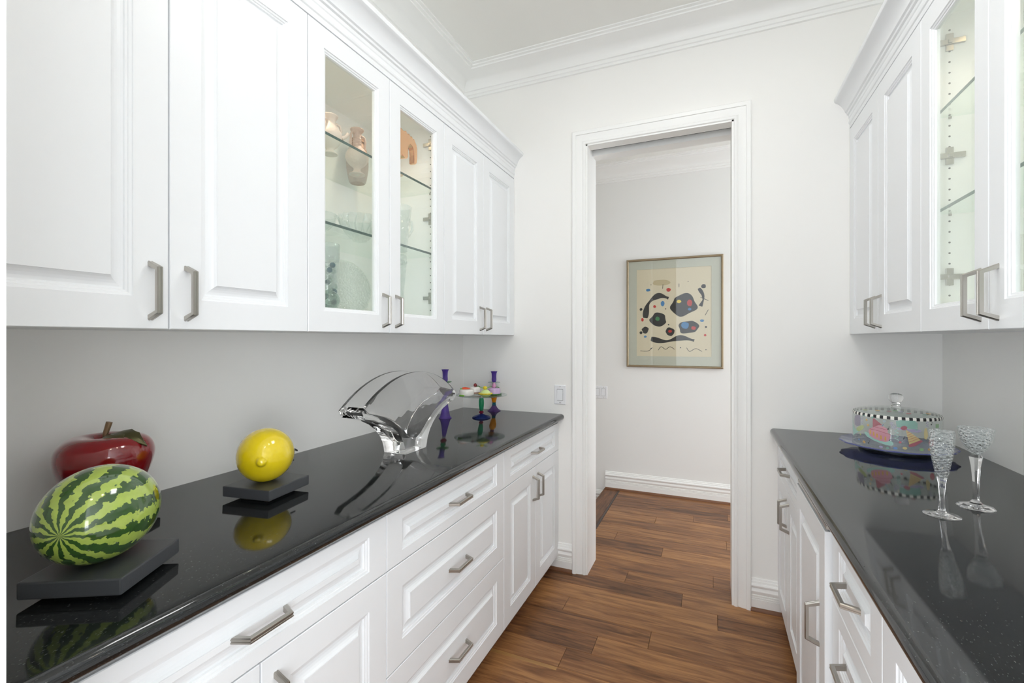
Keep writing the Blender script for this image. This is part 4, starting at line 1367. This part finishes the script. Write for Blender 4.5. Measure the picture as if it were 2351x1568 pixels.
for (x, y, r, m_) in ((-0.0114, 0.1008, 0.006, 'p_lilac'), (-0.0326, 0.1057, 0.005, 'p_sky'), (-0.0047, 0.0895, 0.009, 'p_lilac')):
    decal('painted_swirl', line2(spiral(x, y, r, 1.8), 0.0008), m_, 2)
decal('painted_ribbon', line2([(0.002 + 0.006 * math.sin(i * 1.25), 0.083 - 0.0026 * i) for i in range(18)], 0.0010), 'p_aqua', 4)
decal('painted_ribbon', line2([(0.0965 + 0.005 * math.sin(i * 1.3), 0.115 - 0.0019 * i) for i in range(12)], 0.0010), 'p_lilac', 2)
decal('painted_ribbon', line2([(-0.113 + 0.004 * math.sin(i * 1.3), 0.112 - 0.0028 * i) for i in range(12)], 0.0010), 'p_lilac', 2)
for (x, y, r, m_) in ((-0.001, 0.0086, 0.0065, 'p_blue'), (0.0263, 0.0123, 0.0068, 'p_yellow'), (0.077, 0.0106, 0.0075, 'p_green'), (0.1045, 0.0119, 0.006, 'p_gold'), (-0.0437, 0.0064, 0.006, 'p_lilac'), (-0.0236, 0.0058, 0.005, 'p_teal')):
    decal('painted_dot', ell(x, y, r, r * 0.75), m_, 1)
# painted confetti on the lid
for i, (rr, an, m_) in enumerate(((0.105, -0.55, 'p_gold'), (0.085, 0.0, 'p_green'), (0.110, 0.35, 'p_red'), (0.118, 0.8, 'p_teal'), (0.112, 1.0, 'p_gold'), (0.100, -0.2, 'p_rose'), (0.120, -0.9, 'p_lime'), (0.095, 0.15, 'p_lilac'))):
    zz = HD + 0.024 * math.sqrt(max(0, 1 - (rr / (DR * 0.985)) ** 2)) + 0.0012
    a = A_CAM + an
    b = MB(); cx_, cy_ = DX + rr * math.cos(a), DY + rr * math.sin(a)
    b.lathe([(0, 0), (0.008, -0.0006), (0.008, -0.0012), (0, -0.0008)], (cx_, cy_, zb + zz), 14)
    b.build('painted_confetti', m_, t)

# ------------------------------------------------------------------ crystal goblets
x, y = 0.533, 1.516
c = (x, y, ZTOP + 0.0003)
t = thing('champagne_flute', c, 'tall cut crystal flute with a narrow textured bowl, nearer the camera', 'glass')
lathe_part(t, 'foot', 'crystal', smooth_prof([(0, 0), (0.034, 0), (0.0355, 0.0015), (0.030, 0.003), (0.012, 0.006), (0.008, 0.012), (0, 0.0125)], 3), c, 48, smooth=70)
lathe_part(t, 'stem', 'crystal', [(0, 0.0126), (0.0075, 0.0126), (0.0062, 0.020), (0.0058, 0.050), (0.0075, 0.078), (0.011, 0.096), (0, 0.0965)], c, 8, smooth=15)
lathe_part(t, 'bowl', 'crystal_cut', smooth_prof([(0, 0.0966), (0.011, 0.098), (0.016, 0.120), (0.0215, 0.150), (0.0245, 0.178), (0.0255, 0.210), (0.0240, 0.2105), (0.0228, 0.178), (0.0195, 0.150), (0.013, 0.124), (0, 0.110)], 3), c, 48, smooth=60)
x, y = 0.6405, 1.622
c = (x, y, ZTOP + 0.0003)
t = thing('coupe_glass', c, 'cut crystal coupe with wide bowl and faceted stem, nearer the right wall', 'glass')
lathe_part(t, 'foot', 'crystal', smooth_prof([(0, 0), (0.036, 0), (0.0375, 0.002), (0.034, 0.005), (0.014, 0.011), (0.008, 0.018), (0, 0.0185)], 3), c, 16, smooth=12)
lathe_part(t, 'stem', 'crystal', [(0, 0.0186), (0.0085, 0.0186), (0.0068, 0.028), (0.0072, 0.070), (0.0105, 0.110), (0.0145, 0.134), (0.010, 0.140), (0, 0.1402)], c, 6, smooth=10)
lathe_part(t, 'bowl', 'crystal_cut', smooth_prof([(0, 0.1403), (0.010, 0.141), (0.017, 0.150), (0.026, 0.164), (0.0325, 0.180), (0.0355, 0.196), (0.0365, 0.209), (0.0350, 0.2095), (0.0338, 0.196), (0.0305, 0.181), (0.0240, 0.167), (0.015, 0.155), (0, 0.150)], 3), c, 40, smooth=60)

# ------------------------------------------------------------------ things in the left glass cabinet
ZS1, ZS2 = 1.7547, 2.0467      # tops of the glass shelves
c = (-1.294, 1.302, ZS2)
t = thing('pottery_jug', c, 'pale two-handled pottery jug with spout, leftmost on the top glass shelf', 'jug')
lathe_part(t, 'body', 'pale_clay', smooth_prof([(0, 0), (0.024, 0), (0.026, 0.005), (0.017, 0.012), (0.014, 0.020), (0.030, 0.036), (0.042, 0.058), (0.040, 0.080), (0.030, 0.098), (0.022, 0.112), (0.020, 0.126), (0.027, 0.138), (0.028, 0.143), (0.022, 0.144), (0.016, 0.126), (0, 0.120)], 3), c)
for s in (-1, 1):
    MB().tube([(c[0] + 0.005, c[1] + s * 0.022, c[2] + 0.122), (c[0] + 0.008, c[1] + s * 0.040, c[2] + 0.120), (c[0] + 0.008, c[1] + s * 0.047, c[2] + 0.104), (c[0] + 0.004, c[1] + s * 0.040, c[2] + 0.080)], 0.0045).build('handle', 'pale_clay', t, smooth=60)
MB().tube([(c[0] + 0.028, c[1] + 0.028, c[2] + 0.066), (c[0] + 0.036, c[1] + 0.044, c[2] + 0.078), (c[0] + 0.040, c[1] + 0.050, c[2] + 0.090)], [0.008, 0.006, 0.007]).build('spout', 'pale_clay', t, smooth=60)
c = (-1.352, 1.508, ZS2)
t = thing('pottery_jug', c, 'carved grey pottery jug with long ringed neck and flared foot on the top glass shelf', 'jug')
lathe_part(t, 'body', 'terracotta', smooth_prof([(0, 0), (0.030, 0), (0.031, 0.004), (0.020, 0.010), (0.014, 0.020), (0.017, 0.030), (0.034, 0.044), (0.046, 0.066), (0.043, 0.088), (0.030, 0.104), (0.019, 0.114), (0.017, 0.122), (0.0185, 0.126), (0.0165, 0.131), (0.0185, 0.136), (0.0165, 0.141), (0.0185, 0.146), (0.0165, 0.151), (0.017, 0.170), (0.026, 0.182), (0.027, 0.188), (0.021, 0.189), (0.013, 0.170), (0, 0.165)], 3), c)
for s in (-1, 1):
    MB().tube([(c[0] + 0.004, c[1] + s * 0.018, c[2] + 0.168), (c[0] + 0.006, c[1] + s * 0.036, c[2] + 0.166), (c[0] + 0.006, c[1] + s * 0.042, c[2] + 0.150), (c[0] + 0.003, c[1] + s * 0.040, c[2] + 0.104), (c[0], c[1] + s * 0.038, c[2] + 0.092)], 0.0045).build('handle', 'terracotta', t, smooth=60)
c = (-1.425, 1.592, ZS2)
t = thing('pottery_vase', c, 'brown ribbed pottery vase half hidden behind the carved jug', 'vase')
lathe_part(t, 'body', 'brown_clay', smooth_prof([(0, 0), (0.030, 0), (0.040, 0.030), (0.046, 0.080), (0.042, 0.130), (0.030, 0.165), (0.026, 0.180), (0.030, 0.190), (0.022, 0.190), (0.018, 0.170), (0, 0.160)], 3), c, 48, wob=lambda a, z: 1 + 0.03 * math.cos(14 * a))
lathe_part(t, 'neck_ring', 'brown_clay', [(0.028, 0.174), (0.033, 0.176), (0.033, 0.182), (0.028, 0.184)], c, 32, closed=True)
# copper animal on a post, partly hidden by the stile
c = (-1.200, 1.572, ZS2)
t = thing('copper_sculpture', c, 'shiny copper arched animal sculpture behind the right glass door', 'sculpture')
lathe_part(t, 'base', 'copper', [(0, 0), (0.026, 0), (0.026, 0.006), (0.005, 0.010), (0.004, 0.090), (0, 0.090)], c, 28)
n0 = [(-0.020, 0.086), (0.012, 0.082), (0.020, 0.092), (0.030, 0.086), (0.040, 0.082), (0.052, 0.084), (0.060, 0.094), (0.061, 0.130), (0.066, 0.148), (0.078, 0.155), (0.092, 0.150), (0.100, 0.138), (0.103, 0.120), (0.103, 0.082), (0.114, 0.081), (0.124, 0.090), (0.127, 0.112), (0.127, 0.150), (0.122, 0.168), (0.112, 0.178),
      (0.104, 0.188), (0.096, 0.184), (0.088, 0.193), (0.078, 0.188), (0.068, 0.197), (0.058, 0.191), (0.046, 0.200), (0.032, 0.193), (0.010, 0.198), (-0.010, 0.186), (-0.022, 0.160), (-0.026, 0.120)]
b = MB(); b.prism(n0, lambda a, z, d: (c[0] + d, c[1] + a, c[2] + z), -0.013, 0.013)
b.build('animal_body', 'copper', t, bevel=0.003)
# middle shelf
c = (-1.285, 1.448, ZS1)
t = thing('crystal_bowl', c, 'scalloped cut crystal bowl on the middle glass shelf', 'bowl')
lathe_part(t, 'bowl', 'cut_glass', smooth_prof([(0, 0.004), (0.026, 0), (0.030, 0.006), (0.050, 0.024), (0.070, 0.056), (0.082, 0.090), (0.079, 0.091), (0.066, 0.058), (0.046, 0.030), (0.022, 0.012), (0, 0.010)], 3), c, 64, smooth=15, wob=lambda a, z: 1 + 0.05 * math.cos(16 * a) * (z / 0.09))
for i in range(16):
    a = 2 * math.pi * i / 16
    MB().tube([(c[0] + 0.034 * math.cos(a), c[1] + 0.034 * math.sin(a), c[2] + 0.009), (c[0] + 0.072 * math.cos(a + .1), c[1] + 0.072 * math.sin(a + .1), c[2] + 0.056), (c[0] + 0.083 * math.cos(a + .2), c[1] + 0.083 * math.sin(a + .2), c[2] + 0.088)], 0.0025, 6).build('cut_rib', 'cut_glass', t, smooth=40)
c = (-1.315, 1.262, ZS1)
t = thing('glass_dish', c, 'plain round frosted glass dish at the left of the middle shelf', 'dish')
lathe_part(t, 'dish', 'cut_glass', smooth_prof([(0, 0.003), (0.022, 0), (0.028, 0.004), (0.056, 0.030), (0.068, 0.062), (0.065, 0.062), (0.052, 0.034), (0.024, 0.009), (0, 0.008)], 3), c, 48)
c = (-1.262, 1.668, ZS1)
t = thing('glass_pitcher', c, 'tall clear glass pitcher with handle on the middle shelf behind the right glass door', 'pitcher')
lathe_part(t, 'pitcher', 'cut_glass', smooth_prof([(0, 0.006), (0.034, 0), (0.036, 0.004), (0.040, 0.060), (0.047, 0.120), (0.054, 0.185), (0.051, 0.185), (0.044, 0.120), (0.036, 0.060), (0.030, 0.016), (0, 0.016)], 3), c, 12, smooth=12)
MB().tube([(c[0] + 0.01, c[1] + 0.046, c[2] + 0.150), (c[0] + 0.014, c[1] + 0.074, c[2] + 0.140), (c[0] + 0.014, c[1] + 0.078, c[2] + 0.105), (c[0] + 0.01, c[1] + 0.042, c[2] + 0.060)], 0.006).build('handle', 'cut_glass', t, smooth=60)
# bottom deck
c = (-1.255, 1.257, DECK)
t = thing('glass_float', c, 'pale green glass ball at the bottom left of the glass cabinet', 'glass ball')
thin_glass('ball_glass', (222, 234, 228), 0.06)
MB().ball((c[0], c[1], c[2] + 0.037), 0.037, 40, 24).build('ball', 'ball_glass', t, smooth=179)
c = (-1.330, 1.322, DECK)
t = thing('marble_vase', c, 'clear cylinder vase filled with glass marbles at the bottom left of the cabinet', 'vase')
lathe_part(t, 'cylinder', 'thin_clear', [(0, 0), (0.044, 0), (0.044, 0.255), (0.041, 0.255), (0.041, 0.006), (0, 0.006)], c, 40)
lathe_part(t, 'top_band', 'cut_glass', [(0.0445, 0.190), (0.046, 0.192), (0.046, 0.253), (0.0445, 0.255)], c, 40, closed=True)
rr = random.Random(4)
mi = 0
for lev in range(9):
    for q in range(7):
        a = q * 2 * math.pi / 7 + lev * 0.45
        MB().ball((c[0] + 0.028 * math.cos(a), c[1] + 0.028 * math.sin(a), c[2] + 0.018 + lev * 0.0195), 0.0105, 12, 8).build('marble', ['teal_glass', 'cut_glass', 'ball_glass', 'cut_glass'][rr.randrange(4)], t, smooth=179)
c = (-1.412, 1.512, DECK)
t = thing('crystal_platter', c, 'round pebbled crystal platter leaning upright at the bottom of the glass cabinet', 'platter')
b = MB().lathe([(0, -0.004), (0.070, -0.004), (0.112, 0.006), (0.116, 0.010), (0.112, 0.013), (0.070, 0.004), (0, 0.004)], segs=64)
thin_glass('pebbled', (244, 247, 245), 0.16, ior=2.0, rough=0.05, facets=110)
axis_obj('disc', b, 'pebbled', t, (c[0], c[1], c[2] + 0.1145), (0.97, -0.20, 0.20), 60)
MB().box(c[0] + 0.012, c[0] - 0.055, c[1] - 0.030, c[1] + 0.030, DECK, DECK + 0.008).build('stand', 'thin_clear', t)
c = (-1.315, 1.690, DECK)
t = thing('ribbed_vase', c, 'tall clear ribbed glass vase at the bottom right of the glass cabinet', 'vase')
lathe_part(t, 'vase', 'cut_glass', smooth_prof([(0, 0.004), (0.044, 0), (0.046, 0.006), (0.052, 0.140), (0.062, 0.235), (0.063, 0.268), (0.060, 0.268), (0.058, 0.235), (0.048, 0.140), (0.041, 0.014), (0, 0.014)], 3), c, 60, smooth=10, wob=lambda a, z: 1 + 0.025 * math.cos(20 * a) * (1 if z < 0.23 else 0.1))
lathe_part(t, 'rim_band', 'cut_glass', [(0.0625, 0.236), (0.065, 0.238), (0.065, 0.246), (0.0625, 0.248)], c, 48, closed=True)

# ------------------------------------------------------------------ things in the right glass cabinet
for i, (x, y, lab) in enumerate(((0.742, 1.560, 'clear wine glass on the top shelf behind the right glass door'), (0.80, 1.30, 'clear wine glass on the top shelf at the right picture edge'))):
    c = (x, y, ZS2)
    t = thing('wine_glass', c, lab, 'glass', 'wine glasses in the right cabinet')
    lathe_part(t, 'foot', 'thin_clear', smooth_prof([(0, 0), (0.032, 0), (0.033, 0.002), (0.012, 0.005), (0.004, 0.012), (0.004, 0.070), (0, 0.071)], 3), c)
    lathe_part(t, 'bowl', 'cut_glass', smooth_prof([(0, 0.071), (0.010, 0.074), (0.028, 0.096), (0.034, 0.124), (0.031, 0.160), (0.029, 0.160), (0.032, 0.124), (0.026, 0.099), (0.008, 0.078), (0, 0.076)], 3), c)
for (x, y, z, lab) in ((0.700, 1.290, ZS1, 'cut crystal bowl on the middle shelf at the right picture edge'), (0.700, 1.290, DECK, 'cut crystal bowl at the bottom of the right glass cabinet')):
    c = (x, y, z)
    t = thing('crystal_bowl', c, lab, 'bowl', 'bowls in the right cabinet')
    lathe_part(t, 'bowl', 'crystal_plate', smooth_prof([(0, 0.004), (0.026, 0), (0.030, 0.006), (0.050, 0.024), (0.062, 0.050), (0.066, 0.076), (0.063, 0.077), (0.058, 0.052), (0.046, 0.030), (0.022, 0.012), (0, 0.010)], 3), c, 48, smooth=15, wob=lambda a, z: 1 + 0.04 * math.cos(16 * a) * (z / 0.08))
